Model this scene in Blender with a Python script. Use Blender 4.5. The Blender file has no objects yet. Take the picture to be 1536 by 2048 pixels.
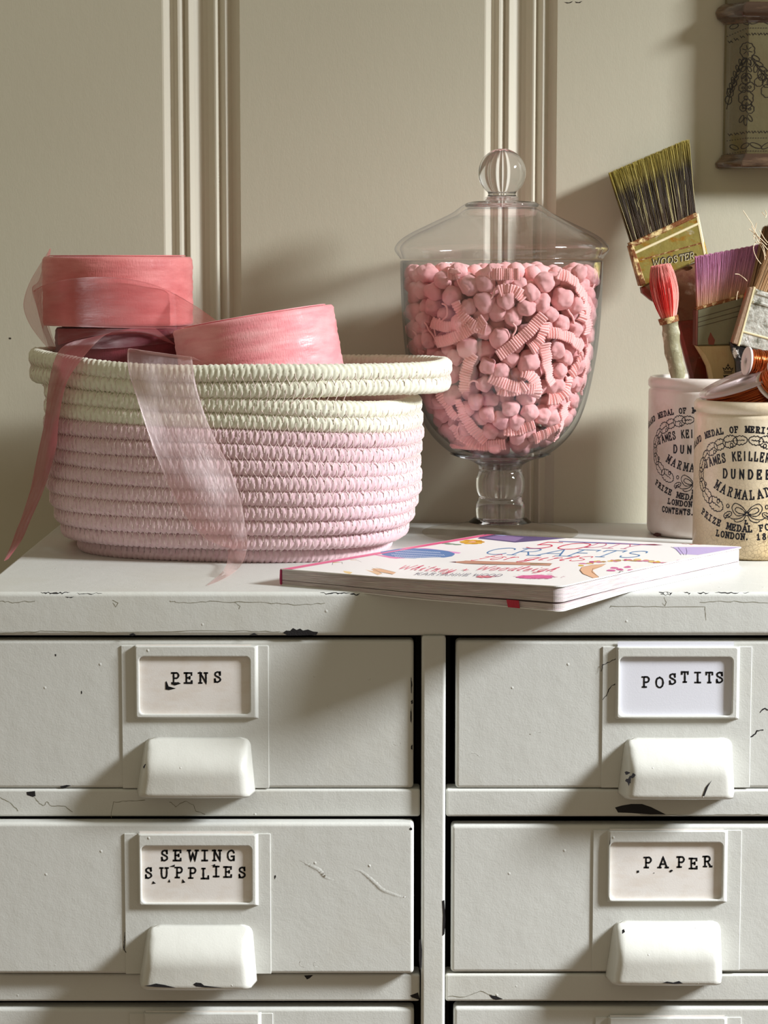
import bpy, bmesh, math, random
import numpy as np
from mathutils import Vector, Matrix
from math import sin, cos, pi, atan, tan, sqrt, asin, radians
random.seed(7)
rng = np.random.default_rng(7)
SC = bpy.context.scene

# ---------------------------------------------------------------- camera
W, H, F = 1536.0, 2048.0, 4557.0
CAM = Vector((0.0, -1.476, 0.216))
PITCH = atan(504.0 / F)
cd = bpy.data.cameras.new('camera')
cd.sensor_fit = 'VERTICAL'
cd.sensor_height = 24.0
cd.lens = 24.0 * F / H
cd.clip_start = 0.05
cam = bpy.data.objects.new('camera', cd)
SC.collection.objects.link(cam)
cam.location = CAM
cam.rotation_euler = (pi / 2 - PITCH, 0, 0)
SC.camera = cam

# ---------------------------------------------------------------- light and exposure
SC.view_settings.view_transform = 'Standard'
SC.view_settings.look = 'None'
SC.view_settings.exposure = 0.0
SC.view_settings.gamma = 1.0
SC.view_settings.use_curve_mapping = False
wd = bpy.data.worlds.new('room_light')
SC.world = wd
wd.use_nodes = True
bg = wd.node_tree.nodes['Background']
bg.inputs[0].default_value = (1.0, 0.895, 0.66, 1)
bg.inputs[1].default_value = 0.325
ld = bpy.data.lights.new('window_daylight', 'AREA')
ld.shape = 'RECTANGLE'
ld.size = 0.70
ld.size_y = 0.84
ld.energy = 410.0
ld.color = (0.92, 0.96, 1.0)
lamp = bpy.data.objects.new('window_daylight', ld)
SC.collection.objects.link(lamp)
LP = Vector((3.20, -1.03, 1.86))
lamp.location = LP
lamp.rotation_euler = (Vector((0.16, 0.1, -0.06)) - LP).to_track_quat('-Z', 'Y').to_euler()
cy = SC.cycles
cy.max_bounces = 14
cy.transparent_max_bounces = 24
cy.transmission_bounces = 12
cy.glossy_bounces = 6
cy.diffuse_bounces = 4
cy.sample_clamp_indirect = 6.0
cy.blur_glossy = 0.5

# ---------------------------------------------------------------- pixel helpers (measuring the photograph)
def ray(px, py):
    xc = (px - W / 2) / F
    yc = -(py - H / 2) / F
    return Vector((xc, cos(PITCH) + yc * sin(PITCH), -sin(PITCH) + yc * cos(PITCH)))
def P(px, py, Y):
    d = ray(px, py)
    return CAM + d * ((Y - CAM.y) / d.y)
def PZ(px, py, Z):
    d = ray(px, py)
    return CAM + d * ((Z - CAM.z) / d.z)
def X(px, Y=0.0, py=1500): return P(px, py, Y).x
def Z(py, Y=0.0): return P(768, py, Y).z
def plane_hit(px, py, p0, n):
    d = ray(px, py)
    return CAM + d * ((p0 - CAM).dot(n) / d.dot(n))

# ---------------------------------------------------------------- materials
def lin(c):
    return tuple(((v / 255) / 12.92 if v / 255 <= 0.04045 else ((v / 255 + 0.055) / 1.055) ** 2.4) for v in c)
MC = {}
def mat(name, col, rough=0.5, spec=0.5, metal=0.0, bumps=(), var=None, sheen=0.0, coat=0.0, sss=0.0, coord='Object', vcol=None):
    """bumps: (scale, strength, detail, (sx,sy,sz)); var: (col2, scale, lo, hi, stretch)"""
    if name in MC: return MC[name]
    m = bpy.data.materials.new(name); m.use_nodes = True
    nt = m.node_tree; N = nt.nodes; L = nt.links
    b = N['Principled BSDF']
    b.inputs['Base Color'].default_value = (*lin(col), 1)
    b.inputs['Roughness'].default_value = rough
    b.inputs['Specular IOR Level'].default_value = spec
    b.inputs['Metallic'].default_value = metal
    b.inputs['Sheen Weight'].default_value = sheen
    b.inputs['Coat Weight'].default_value = coat
    if sss:
        b.inputs['Subsurface Weight'].default_value = sss
        b.inputs['Subsurface Radius'].default_value = (0.004, 0.002, 0.0015)
        b.inputs['Subsurface Scale'].default_value = 1.0
    tc = N.new('ShaderNodeTexCoord')
    def mapped(st):
        mp = N.new('ShaderNodeMapping'); L.new(tc.outputs[coord], mp.inputs[0])
        mp.inputs['Scale'].default_value = st
        return mp.outputs[0]
    if var:
        vs = var if isinstance(var, list) else [var]
        prev = None
        for (c2, sc, lo, hi, st) in vs:
            n = N.new('ShaderNodeTexNoise'); n.inputs['Scale'].default_value = sc
            n.inputs['Detail'].default_value = 6; n.inputs['Roughness'].default_value = 0.6
            L.new(mapped(st), n.inputs['Vector'])
            r = N.new('ShaderNodeValToRGB'); r.color_ramp.elements[0].position = lo; r.color_ramp.elements[1].position = hi
            L.new(n.outputs['Fac'], r.inputs[0])
            mx = N.new('ShaderNodeMix'); mx.data_type = 'RGBA'
            L.new(r.outputs[0], mx.inputs[0])
            mx.inputs[6].default_value = (*lin(col), 1)
            if prev is not None: L.new(prev, mx.inputs[6])
            mx.inputs[7].default_value = (*lin(c2), 1)
            prev = mx.outputs[2]
        L.new(prev, b.inputs['Base Color'])
    if vcol:
        a = N.new('ShaderNodeVertexColor'); a.layer_name = vcol
        L.new(a.outputs[0], b.inputs['Base Color'])
    prev = None
    for (sc, strg, det, st) in bumps:
        n = N.new('ShaderNodeTexNoise'); n.inputs['Scale'].default_value = sc; n.inputs['Detail'].default_value = det
        L.new(mapped(st), n.inputs['Vector'])
        bp = N.new('ShaderNodeBump'); bp.inputs['Strength'].default_value = 1.0; bp.inputs['Distance'].default_value = strg
        L.new(n.outputs['Fac'], bp.inputs['Height'])
        if prev is not None: L.new(prev, bp.inputs['Normal'])
        prev = bp.outputs[0]
    if prev is not None: L.new(prev, b.inputs['Normal'])
    MC[name] = m
    return m
U1 = (1, 1, 1)

def add_specks(m, scale, dist, thr):
    """small raised paint nibs: sparse voronoi bumps on an existing principled material"""
    nt = m.node_tree; N = nt.nodes; L = nt.links; b = N['Principled BSDF']
    tc = N.new('ShaderNodeTexCoord')
    v = N.new('ShaderNodeTexVoronoi'); v.inputs['Scale'].default_value = scale
    L.new(tc.outputs['Object'], v.inputs['Vector'])
    r = N.new('ShaderNodeMapRange'); r.inputs[1].default_value = thr; r.inputs[2].default_value = 0.0
    r.inputs[3].default_value = 0.0; r.inputs[4].default_value = 1.0
    L.new(v.outputs['Distance'], r.inputs[0])
    # keep only some cells
    g = N.new('ShaderNodeMath'); g.operation = 'GREATER_THAN'; g.inputs[1].default_value = 0.6
    sx = N.new('ShaderNodeSeparateColor'); L.new(v.outputs['Color'], sx.inputs[0]); L.new(sx.outputs[0], g.inputs[0])
    mu = N.new('ShaderNodeMath'); mu.operation = 'MULTIPLY'; L.new(r.outputs[0], mu.inputs[0]); L.new(g.outputs[0], mu.inputs[1])
    bp = N.new('ShaderNodeBump'); bp.inputs['Distance'].default_value = dist; bp.inputs['Strength'].default_value = 1
    L.new(mu.outputs[0], bp.inputs['Height'])
    if b.inputs['Normal'].is_linked: L.new(b.inputs['Normal'].links[0].from_socket, bp.inputs['Normal'])
    L.new(bp.outputs[0], b.inputs['Normal'])

M_paint = mat('cabinet_paint', (206, 206, 200), 0.42, 0.45, bumps=[(900, 0.00008, 2, U1), (60, 0.00028, 3, U1), (260, 0.00008, 3, U1)],
              var=[((200, 198, 188), 9, 0.5, 0.8, U1)])
add_specks(M_paint, 62, 0.0004, 0.07)
M_handle = mat('handle_paint', (208, 207, 199), 0.38, 0.45, bumps=[(900, 0.00006, 2, U1), (70, 0.0003, 3, U1)], var=[((208, 203, 190), 30, 0.62, 0.8, U1)])
add_specks(M_handle, 90, 0.0003, 0.06)
M_wall = mat('wall_paint', (197, 192, 171), 0.62, 0.3, bumps=[(900, 0.00006, 4, (1, 1, 0.35)), (160, 0.00010, 3, (1, 1, 0.5))],
             var=[((194, 188, 167), 2.5, 0.4, 0.7, U1)])
M_trim = mat('trim_paint', (208, 202, 184), 0.5, 0.35, bumps=[(500, 0.0001, 3, (1, 1, 0.05))])
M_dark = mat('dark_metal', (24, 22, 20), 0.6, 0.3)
M_chip = mat('bare_metal_chip', (34, 32, 34), 0.6, 0.3, bumps=[(900, 0.0002, 3, U1)])
M_crack = mat('crack_line', (128, 124, 106), 0.8, 0.1)
M_card = mat('card_white', (228, 222, 216), 0.75, 0.2, bumps=[(1200, 0.00004, 3, U1)], var=[((220, 210, 200), 60, 0.45, 0.7, (1, 1, 2))])
M_card2 = mat('card_cool_white', (222, 222, 230), 0.7, 0.2, bumps=[(1200, 0.00004, 3, U1)])
M_ink = mat('stamp_ink', (16, 15, 17), 0.7, 0.2)
M_floor = mat('floor_boards', (96, 74, 54), 0.5, 0.4, var=[((70, 52, 38), 4, 0.4, 0.7, (8, 1, 1))])

# ---------------------------------------------------------------- mesh helpers
def mk(name, verts, faces, m=None, parent=None, smooth=False, loc=None, uv=None, col=None):
    """verts are world coordinates; the object origin is loc (or the parent's place)"""
    me = bpy.data.meshes.new(name)
    base = Vector((0, 0, 0))
    if parent is not None: base = world_of(parent)
    elif loc is not None: base = Vector(loc)
    v = np.asarray([tuple(q) for q in verts] if not isinstance(verts, np.ndarray) else verts, dtype=np.float64)
    v = v - np.array(base)
    if isinstance(faces, np.ndarray) and faces.shape[1] == 4:
        me.vertices.add(len(v)); me.vertices.foreach_set('co', v.astype(np.float32).ravel())
        nf = len(faces)
        me.loops.add(nf * 4); me.loops.foreach_set('vertex_index', faces.astype(np.int32).ravel())
        me.polygons.add(nf); me.polygons.foreach_set('loop_start', np.arange(0, nf * 4, 4, dtype=np.int32))
        me.update(calc_edges=True)
    else:
        me.from_pydata(v.tolist(), [], [tuple(f) for f in faces]); me.update()
    if smooth: me.polygons.foreach_set('use_smooth', np.ones(len(me.polygons), dtype=bool))
    if uv is not None:
        l = me.uv_layers.new(name='UVMap')
        vi = np.zeros(len(me.loops), dtype=np.int32); me.loops.foreach_get('vertex_index', vi)
        l.data.foreach_set('uv', np.asarray(uv, dtype=np.float32)[vi].ravel())
    if col is not None:
        a = me.color_attributes.new('Col', 'FLOAT_COLOR', 'POINT')
        c = np.ones((len(v), 4), dtype=np.float32); c[:, :3] = col
        a.data.foreach_set('color', c.ravel())
    if m is not None: me.materials.append(m)
    o = bpy.data.objects.new(name, me); SC.collection.objects.link(o)
    if parent is not None: o.parent = parent
    elif loc is not None: o.location = base
    return o
def world_of(o):
    p = Vector((0, 0, 0))
    while o is not None:
        p += o.location; o = o.parent
    return p
def tag(o, label=None, cat=None, group=None, kind=None):
    if label: o['label'] = label
    if cat: o['category'] = cat
    if group: o['group'] = group
    if kind: o['kind'] = kind
    return o
def thing(name, loc, label, cat, group=None):
    o = bpy.data.objects.new(name, None); SC.collection.objects.link(o)
    o.empty_display_size = 0.02
    o.location = loc
    return tag(o, label, cat, group)
def grid_faces(nu, nv, closed_u=False, closed_v=False, off=0):
    iu = np.arange(nu if closed_u else nu - 1); iv = np.arange(nv if closed_v else nv - 1)
    a, b = np.meshgrid(iu, iv, indexing='ij')
    a = a.ravel(); b = b.ravel(); a2 = (a + 1) % nu; b2 = (b + 1) % nv
    return np.stack([a * nv + b, a2 * nv + b, a2 * nv + b2, a * nv + b2], axis=1) + off
def bevel_box(name, x0, x1, y0, y1, z0, z1, bev, m, parent=None, seg=3, loc=None, jit=0):
    bm = bmesh.new()
    bmesh.ops.create_cube(bm, size=1)
    for v in bm.verts:
        v.co = Vector(((x0 + x1) / 2 + v.co.x * (x1 - x0), (y0 + y1) / 2 + v.co.y * (y1 - y0), (z0 + z1) / 2 + v.co.z * (z1 - z0)))
    if bev > 0:
        bmesh.ops.bevel(bm, geom=bm.edges[:], offset=bev, segments=seg, profile=0.5, affect='EDGES')
    vs = [v.co.copy() for v in bm.verts]; bm.verts.index_update()
    fs = [[v.index for v in f.verts] for f in bm.faces]
    bm.free()
    o = mk(name, vs, fs, m, parent, True, loc)
    wn = o.modifiers.new('normals', 'WEIGHTED_NORMAL'); wn.keep_sharp = False
    return o
def lathe(name, prof, cx, cy_, m, parent=None, seg=64, smooth=True, loc=None, closed=False, rad=None):
    """prof: list of (r,z)"""
    pr = np.array(prof); n = len(pr)
    a = np.linspace(0, 2 * pi, seg, endpoint=False)
    v = np.zeros((seg, n, 3))
    rr = pr[:, 0][None, :] * (np.ones((seg, 1)) if rad is None else rad(a)[:, None])
    v[:, :, 0] = cx + rr * np.cos(a)[:, None]
    v[:, :, 1] = cy_ + rr * np.sin(a)[:, None]
    v[:, :, 2] = pr[:, 1][None, :]
    f = grid_faces(seg, n, True, closed)
    uv = np.zeros((seg, n, 2)); uv[:, :, 0] = (a / (2 * pi))[:, None]; uv[:, :, 1] = np.linspace(0, 1, n)[None, :]
    o = mk(name, v.reshape(-1, 3), f, m, parent, smooth, loc, uv=uv.reshape(-1, 2))
    bm = bmesh.new(); bm.from_mesh(o.data); bmesh.ops.remove_doubles(bm, verts=[q for q in bm.verts if abs(q.co.x + world_of(o).x - cx) < 2e-4 and abs(q.co.y + world_of(o).y - cy_) < 2e-4], dist=.0004)
    bmesh.ops.recalc_face_normals(bm, faces=bm.faces[:]); bm.to_mesh(o.data); bm.free()
    return o
def catmull(pts, n, closed=False):
    p = np.array([list(q) for q in pts], dtype=float)
    if closed: q = np.vstack([p[-1], p, p[0], p[1]])
    else: q = np.vstack([2 * p[0] - p[1], p, 2 * p[-1] - p[-2]])
    segs = len(p) if closed else len(p) - 1
    t = np.linspace(0, segs, n, endpoint=not closed)
    i = np.minimum(t.astype(int), segs - 1); u = (t - i)[:, None]
    p0, p1, p2, p3 = q[i], q[i + 1], q[i + 2], q[i + 3]
    return 0.5 * ((2 * p1) + (-p0 + p2) * u + (2 * p0 - 5 * p1 + 4 * p2 - p3) * u ** 2 + (-p0 + 3 * p1 - 3 * p2 + p3) * u ** 3)
def tube_arrays(pts, r, seg=6, flat=None):
    p = np.asarray(pts, dtype=float); n = len(p)
    t = np.gradient(p, axis=0); t /= np.linalg.norm(t, axis=1)[:, None] + 1e-12
    ref = np.array([0, 0, 1.0]) if abs(t[:, 2]).mean() < 0.9 else np.array([1.0, 0, 0])
    s = np.cross(t, ref); s /= np.linalg.norm(s, axis=1)[:, None] + 1e-12
    u = np.cross(s, t)
    a = np.linspace(0, 2 * pi, seg, endpoint=False)
    r = np.broadcast_to(np.asarray(r, dtype=float), (n,))
    v = p[:, None, :] + r[:, None, None] * (np.cos(a)[None, :, None] * s[:, None, :] + np.sin(a)[None, :, None] * u[:, None, :])
    return v.reshape(-1, 3), grid_faces(n, seg, False, True)
class Bag:
    def __init__(s): s.v = []; s.f = []; s.n = 0; s.c = []; s.uv = []
    def add(s, v, f, c=None, uv=None):
        v = np.asarray(v, dtype=float); f = np.asarray(f)
        s.v.append(v); s.f.append(f + s.n); s.n += len(v)
        if c is not None: s.c.append(np.broadcast_to(np.asarray(c, dtype=float), (len(v), 3)))
        if uv is not None: s.uv.append(uv)
        return s
    def tube(s, pts, r, seg=6, c=None):
        v, f = tube_arrays(pts, r, seg); return s.add(v, f, c)
    def build(s, name, m, parent=None, smooth=True, loc=None):
        return mk(name, np.vstack(s.v), np.vstack(s.f), m, parent, smooth, loc, col=np.vstack(s.c) if s.c else None, uv=np.vstack(s.uv) if s.uv else None)
LEAN = [0.0]
def slab(name, poly, Y0, Y1, m, parent, bev=0.0006, smooth=True, px=True, round_=0):
    """solid piece with a given outline in a plane of constant Y, thickness Y0..Y1"""
    Yc_ = (Y0 + Y1) / 2; zl = Z(750, Yc_)
    pts = [P(a, b, Yc_ + LEAN[0] * (750 - b) * (1 if b < 750 else .4)) for a, b in poly]
    if round_: pts = [Vector(q) for q in catmull(pts, len(pts) * round_, True)]
    c = [(p.x, p.z) for p in pts]
    n = len(c)
    ar = sum(c[i][0] * c[(i + 1) % n][1] - c[(i + 1) % n][0] * c[i][1] for i in range(n))
    if ar < 0: c = c[::-1]
    ctr = np.array(c)
    # inset by bev
    e = np.roll(ctr, -1, 0) - ctr; e /= np.linalg.norm(e, axis=1)[:, None] + 1e-12
    nrm = np.stack([-e[:, 1], e[:, 0]], 1); vn = nrm + np.roll(nrm, 1, 0); vn /= np.linalg.norm(vn, axis=1)[:, None] + 1e-12
    ins = ctr + vn * bev
    rings = [(ins, Y0), (ctr, Y0 + bev), (ctr, Y1 - bev), (ins, Y1)]
    v = []
    kl = LEAN[0] * 4557 / (Yc_ + 1.476)
    for r, y in rings: v += [(a, y + kl * (b - zl) * (1 if b > zl else .4), b) for a, b in r]
    f = []
    for k in range(3):
        for i in range(n):
            j = (i + 1) % n
            f.append((k * n + i, k * n + j, (k + 1) * n + j, (k + 1) * n + i))
    f.append(tuple(range(n))[::-1] if False else tuple(range(n)))
    f.append(tuple(range(3 * n, 4 * n))[::-1])
    return mk(name, v, f, m, parent, False)

# ---------------------------------------------------------------- stroke lettering
G = {}
def gl(ch, w, *st, sf=()): G[ch] = (w, st, sf)
c_, l_ = 'c', 'l'
gl('A', .8, (l_, (0, 0), (.4, 1), (.8, 0)), (l_, (.14, .34), (.66, .34)), sf=((0, 0), (.8, 0)))
gl('B', .7, (l_, (.1, 0), (.1, 1)), (c_, (.1, 1), (.5, .97), (.6, .75), (.45, .54), (.1, .52)), (c_, (.1, .52), (.5, .5), (.68, .27), (.5, .03), (.1, 0)), sf=((.1, 0), (.1, 1)))
gl('C', .75, (c_, (.7, .78), (.62, .93), (.4, 1), (.12, .83), (.03, .5), (.12, .17), (.4, 0), (.62, .06), (.72, .22)))
gl('D', .78, (l_, (.1, 0), (.1, 1)), (c_, (.1, 1), (.5, .96), (.75, .5), (.5, .04), (.1, 0)), sf=((.05, 0), (.05, 1)))
gl('E', .7, (l_, (.68, .2), (.68, 0), (.1, 0), (.1, 1), (.66, 1), (.66, .8)), (l_, (.1, .52), (.46, .52)), (l_, (.46, .42), (.46, .62)), sf=((.05, 0), (.05, 1)))
gl('F', .66, (l_, (.1, 0), (.1, 1), (.64, 1), (.64, .8)), (l_, (.1, .52), (.46, .52)), sf=((.1, 0), (.05, 1)))
gl('G', .8, (c_, (.7, .78), (.6, .95), (.38, 1), (.1, .82), (.03, .5), (.12, .16), (.42, 0), (.7, .14)), (l_, (.7, .02), (.7, .42), (.45, .42)))
gl('H', .8, (l_, (.1, 0), (.1, 1)), (l_, (.7, 0), (.7, 1)), (l_, (.1, .5), (.7, .5)), sf=((.1, 0), (.1, 1), (.7, 0), (.7, 1)))
gl('I', .6, (l_, (.3, 0), (.3, 1)), sf=((.3, 0, .28), (.3, 1, .28)))
gl('J', .55, (c_, (.4, 1), (.4, .5), (.36, .1), (.18, 0), (.02, .16)), sf=((.4, 1),))
gl('K', .78, (l_, (.1, 0), (.1, 1)), (l_, (.7, 1), (.12, .42)), (l_, (.3, .6), (.74, 0)), sf=((.1, 0), (.1, 1), (.7, 1), (.72, 0)))
gl('L', .66, (l_, (.1, 1), (.1, 0), (.64, 0), (.64, .25)), sf=((.12, 1), (.05, 0)))
gl('M', .95, (l_, (.08, 0), (.1, 1), (.47, .2), (.84, 1), (.87, 0)), sf=((.08, 0), (.87, 0), (.06, 1), (.88, 1)))
gl('N', .8, (l_, (.1, 0), (.1, 1), (.7, 0), (.7, 1)), sf=((.1, 0), (.06, 1), (.7, 1)))
gl('O', .8, (c_, (.4, 1), (.12, .85), (.03, .5), (.12, .15), (.4, 0), (.68, .15), (.77, .5), (.68, .85), (.4, 1)))
gl('P', .7, (l_, (.12, 0), (.12, 1)), (c_, (.12, 1), (.5, .99), (.66, .75), (.5, .5), (.12, .48)), sf=((.15, 0, .2), (.08, 1)))
gl('R', .78, (l_, (.12, 0), (.12, 1)), (c_, (.12, 1), (.5, .99), (.64, .77), (.5, .54), (.12, .5)), (l_, (.4, .5), (.7, 0)), sf=((.12, 0), (.08, 1), (.74, 0, .1)))
gl('S', .68, (c_, (.6, .76), (.52, .94), (.32, 1), (.1, .88), (.1, .66), (.34, .52), (.58, .38), (.62, .16), (.36, 0), (.14, .04), (.05, .22)), (l_, (.6, .7), (.6, 1)), (l_, (.05, 0), (.05, .3)))
gl('s', .68, (c_, (.6, .76), (.52, .94), (.32, 1), (.1, .88), (.1, .66), (.34, .52), (.58, .38), (.62, .16), (.36, 0), (.14, .04), (.05, .22)))
gl('T', .74, (l_, (.37, 0), (.37, 1)), (l_, (.04, .8), (.04, 1), (.7, 1), (.7, .8)), sf=((.37, 0),))
gl('U', .8, (c_, (.12, 1), (.12, .4), (.2, .08), (.4, 0), (.6, .08), (.68, .4), (.68, 1)), sf=((.12, 1), (.68, 1)))
gl('V', .8, (l_, (.04, 1), (.4, 0), (.76, 1)), sf=((.04, 1), (.76, 1)))
gl('W', .95, (l_, (.05, 1), (.25, 0), (.47, .75), (.7, 0), (.9, 1)), sf=((.05, 1), (.9, 1)))
gl('Y', .76, (l_, (.04, 1), (.38, .5), (.72, 1)), (l_, (.38, .5), (.38, 0)), sf=((.04, 1), (.72, 1), (.38, 0)))
gl('Z', .7, (l_, (.06, .8), (.06, 1), (.62, 1), (.04, 0), (.66, 0), (.66, .22)))
gl('&', .85, (c_, (.8, .02), (.55, .3), (.24, .72), (.3, .96), (.5, .94), (.5, .74), (.12, .4), (.06, .14), (.28, 0), (.55, .1), (.74, .42)))
gl('+', .6, (l_, (.3, .2), (.3, .8)), (l_, (0, .5), (.6, .5)))
gl('.', .3, (l_, (.1, 0), (.1, .1)))
gl(',', .3, (l_, (.12, .08), (.06, -.12)))
gl('0', .7, G['O'][1][0])
gl('1', .5, (l_, (.08, .8), (.27, 1), (.27, 0)), sf=((.27, 0, .2),))
gl('2', .66, (c_, (.06, .74), (.2, .98), (.5, .96), (.6, .7), (.4, .4), (.04, .02)), (l_, (.04, .02), (.64, .02)))
gl('3', .62, (c_, (.06, .84), (.3, 1), (.55, .8), (.45, .58), (.24, .52)), (c_, (.24, .52), (.55, .44), (.58, .16), (.3, 0), (.04, .14)))
gl('5', .66, (l_, (.56, 1), (.12, 1), (.1, .55)), (c_, (.1, .55), (.4, .62), (.6, .4), (.52, .08), (.25, 0), (.03, .1)))
gl('6', .66, (c_, (.56, .9), (.3, .98), (.06, .5), (.1, .1), (.34, 0), (.58, .2), (.5, .5), (.24, .52), (.07, .3)))
gl('7', .6, (l_, (.04, .85), (.04, 1), (.58, 1), (.24, 0)))
gl('8', .66, (c_, (.33, .54), (.1, .74), (.2, .97), (.46, .97), (.56, .76), (.33, .54), (.06, .26), (.2, .01), (.5, .01), (.62, .26), (.33, .54)))
# script / lower case
gl('f', .42, (c_, (.5, .95), (.36, 1.05), (.26, .8), (.18, .1), (.05, -.3), (-.06, -.1), (.2, .2)), (l_, (.02, .55), (.44, .58)))
gl('o', .5, (c_, (.3, .6), (.08, .45), (.06, .1), (.26, 0), (.44, .25), (.3, .6), (.5, .5)))
gl('r', .42, (c_, (.06, .5), (.14, .6), (.12, .0), (.14, .4), (.3, .62), (.4, .55)))
gl('g', .5, (c_, (.42, .55), (.2, .6), (.04, .3), (.16, 0), (.36, .2), (.44, .6), (.4, -.1), (.2, -.4), (.02, -.25), (.48, .15)))
gl('i', .3, (c_, (.02, .3), (.14, .6), (.1, .08), (.28, .1)), (l_, (.18, .82), (.2, .88)))
gl('l', .32, (c_, (.0, .2), (.26, .7), (.26, 1.05), (.12, .9), (.1, .1), (.3, .08)))
gl('h', .5, (c_, (.0, .2), (.24, .8), (.22, 1.05), (.12, .8), (.08, 0), (.12, .4), (.32, .6), (.36, .1), (.5, .1)))
gl('t', .36, (c_, (.16, 1), (.12, .5), (.12, .05), (.34, .1)), (l_, (0, .68), (.32, .7)))
gl('n', .5, (c_, (.02, .5), (.1, .6), (.1, 0), (.14, .4), (.32, .6), (.36, .1), (.5, .1)))
gl('e', .44, (c_, (.04, .25), (.36, .4), (.28, .6), (.08, .4), (.1, .05), (.3, .02), (.44, .15)))
gl('y', .48, (c_, (.04, .6), (.06, .15), (.3, .15), (.4, .6), (.36, -.1), (.16, -.4), (.0, -.2), (.46, .15)))
gl('d', .5, (c_, (.36, .5), (.14, .58), (.04, .2), (.2, 0), (.38, .3), (.44, 1.05), (.4, .1), (.5, .08)))
gl('w', .62, (c_, (.02, .55), (.08, .1), (.24, .1), (.3, .5), (.34, .1), (.5, .1), (.56, .55), (.64, .45)))
gl('a', .48, (c_, (.36, .5), (.14, .58), (.04, .2), (.2, 0), (.36, .4), (.38, .6), (.38, .06), (.48, .1)))
gl('k', .46, (c_, (.0, .2), (.22, .8), (.2, 1.05), (.1, .8), (.08, 0)), (c_, (.1, .3), (.36, .55), (.14, .35), (.34, .05), (.48, .1)))

def glyph_strokes(ch, serif, slen=.14):
    w, st, sf = G[ch]
    out = []
    for s in st:
        p = [q for q in s[1:]]
        if s[0] == c_: p = [tuple(q) for q in catmull(p, len(p) * 4)]
        out.append(p)
    if serif:
        for q in sf:
            k = q[2] if len(q) > 2 else slen
            out.append([(q[0] - k, q[1]), (q[0] + k, q[1])])
    return out
def text_lines(s, h, x0, base, adv=None, serif=True, wscale=1.0, gap=.22, jit=None, slant=0.0, smallcaps=True):
    """strokes of a string laid on a baseline; base(u) -> (v, slope)"""
    res = []; x = x0
    for k, ch in enumerate(s):
        if ch == ' ':
            x += (adv if adv else h * .55 * wscale); continue
        w = G[ch][0] * h * wscale
        dx, dy = (jit[k] if jit else (0, 0))
        xc = x + w / 2
        v0, sl = base(xc)
        cs, sn = cos(atan(sl)), sin(atan(sl))
        for st in glyph_strokes(ch, serif):
            pts = []
            for a, b in st:
                a = a + slant * b
                lx = a * h * wscale - w / 2; ly = b * h
                pts.append((xc + lx * cs - ly * sn + dx, v0 + lx * sn + ly * cs + dy))
            res.append(pts)
        x += adv if adv else w + gap * h
    return res
def ink(strokes, width, fmap, name, m, parent, rough=0.0, step=None):
    """flat print: ribbons along 2-D strokes, mapped to a surface by fmap(u,v)"""
    V = []; Fc = []; n0 = 0
    for st in strokes:
        p = np.array(st, dtype=float)
        if len(p) < 2: continue
        if step:
            q = [p[0]]
            for a, b in zip(p[:-1], p[1:]):
                k = max(1, int(np.linalg.norm(b - a) / step))
                for i in range(1, k + 1): q.append(a + (b - a) * i / k)
            p = np.array(q)
        d = np.diff(p, axis=0); L = np.linalg.norm(d, axis=1) + 1e-12; d = d / L[:, None]
        # end extension
        p[0] -= d[0] * width * .45; p[-1] += d[-1] * width * .45
        t = np.vstack([d[:1], d[:-1] + d[1:], d[-1:]]); ln = np.linalg.norm(t, axis=1); ln[ln < .3] = 1
        t = t / ln[:, None]
        nn = np.stack([-t[:, 1], t[:, 0]], 1)
        # mitre
        mt = np.ones(len(p))
        if len(p) > 2:
            cosang = np.clip(np.einsum('ij,ij->i', nn[1:-1], np.stack([-d[:-1, 1], d[:-1, 0]], 1)), .45, 1); mt[1:-1] = 1 / cosang
        wv = width * (1 + rough * (rng.random((len(p), 1)) - .5))
        a = p + nn * wv * .5 * mt[:, None]; b = p - nn * wv * .5 * mt[:, None]
        for i in range(len(p)):
            V.append(fmap(*a[i])); V.append(fmap(*b[i]))
        for i in range(len(p) - 1):
            k = n0 + 2 * i; Fc.append((k, k + 1, k + 3, k + 2))
        n0 += 2 * len(p)
    o = mk(name, V, Fc, m, parent)
    return o
def blob_poly(cx, cy_, rx, ry, n=14, j=.3, seed=0):
    r = random.Random(seed)
    return [(cx + rx * cos(2 * pi * i / n) * (1 + j * (r.random() - .5) * 2), cy_ + ry * sin(2 * pi * i / n) * (1 + j * (r.random() - .5) * 2)) for i in range(n)]
def chip(polys, Y, parent, m=None, name='paint_chip'):
    """a flake of lost paint: thin irregular dark patch lying on the surface"""
    for poly in polys:
        n = len(poly)
        v = [P(sum(a for a, b in poly) / n, sum(b for a, b in poly) / n, Y - .00008)] + [P(a, b, Y - .00008) for a, b in poly]
        mk(name, v, [(0, 1 + i, 1 + (i + 1) % n) for i in range(n)], m or M_chip, parent)

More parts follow.
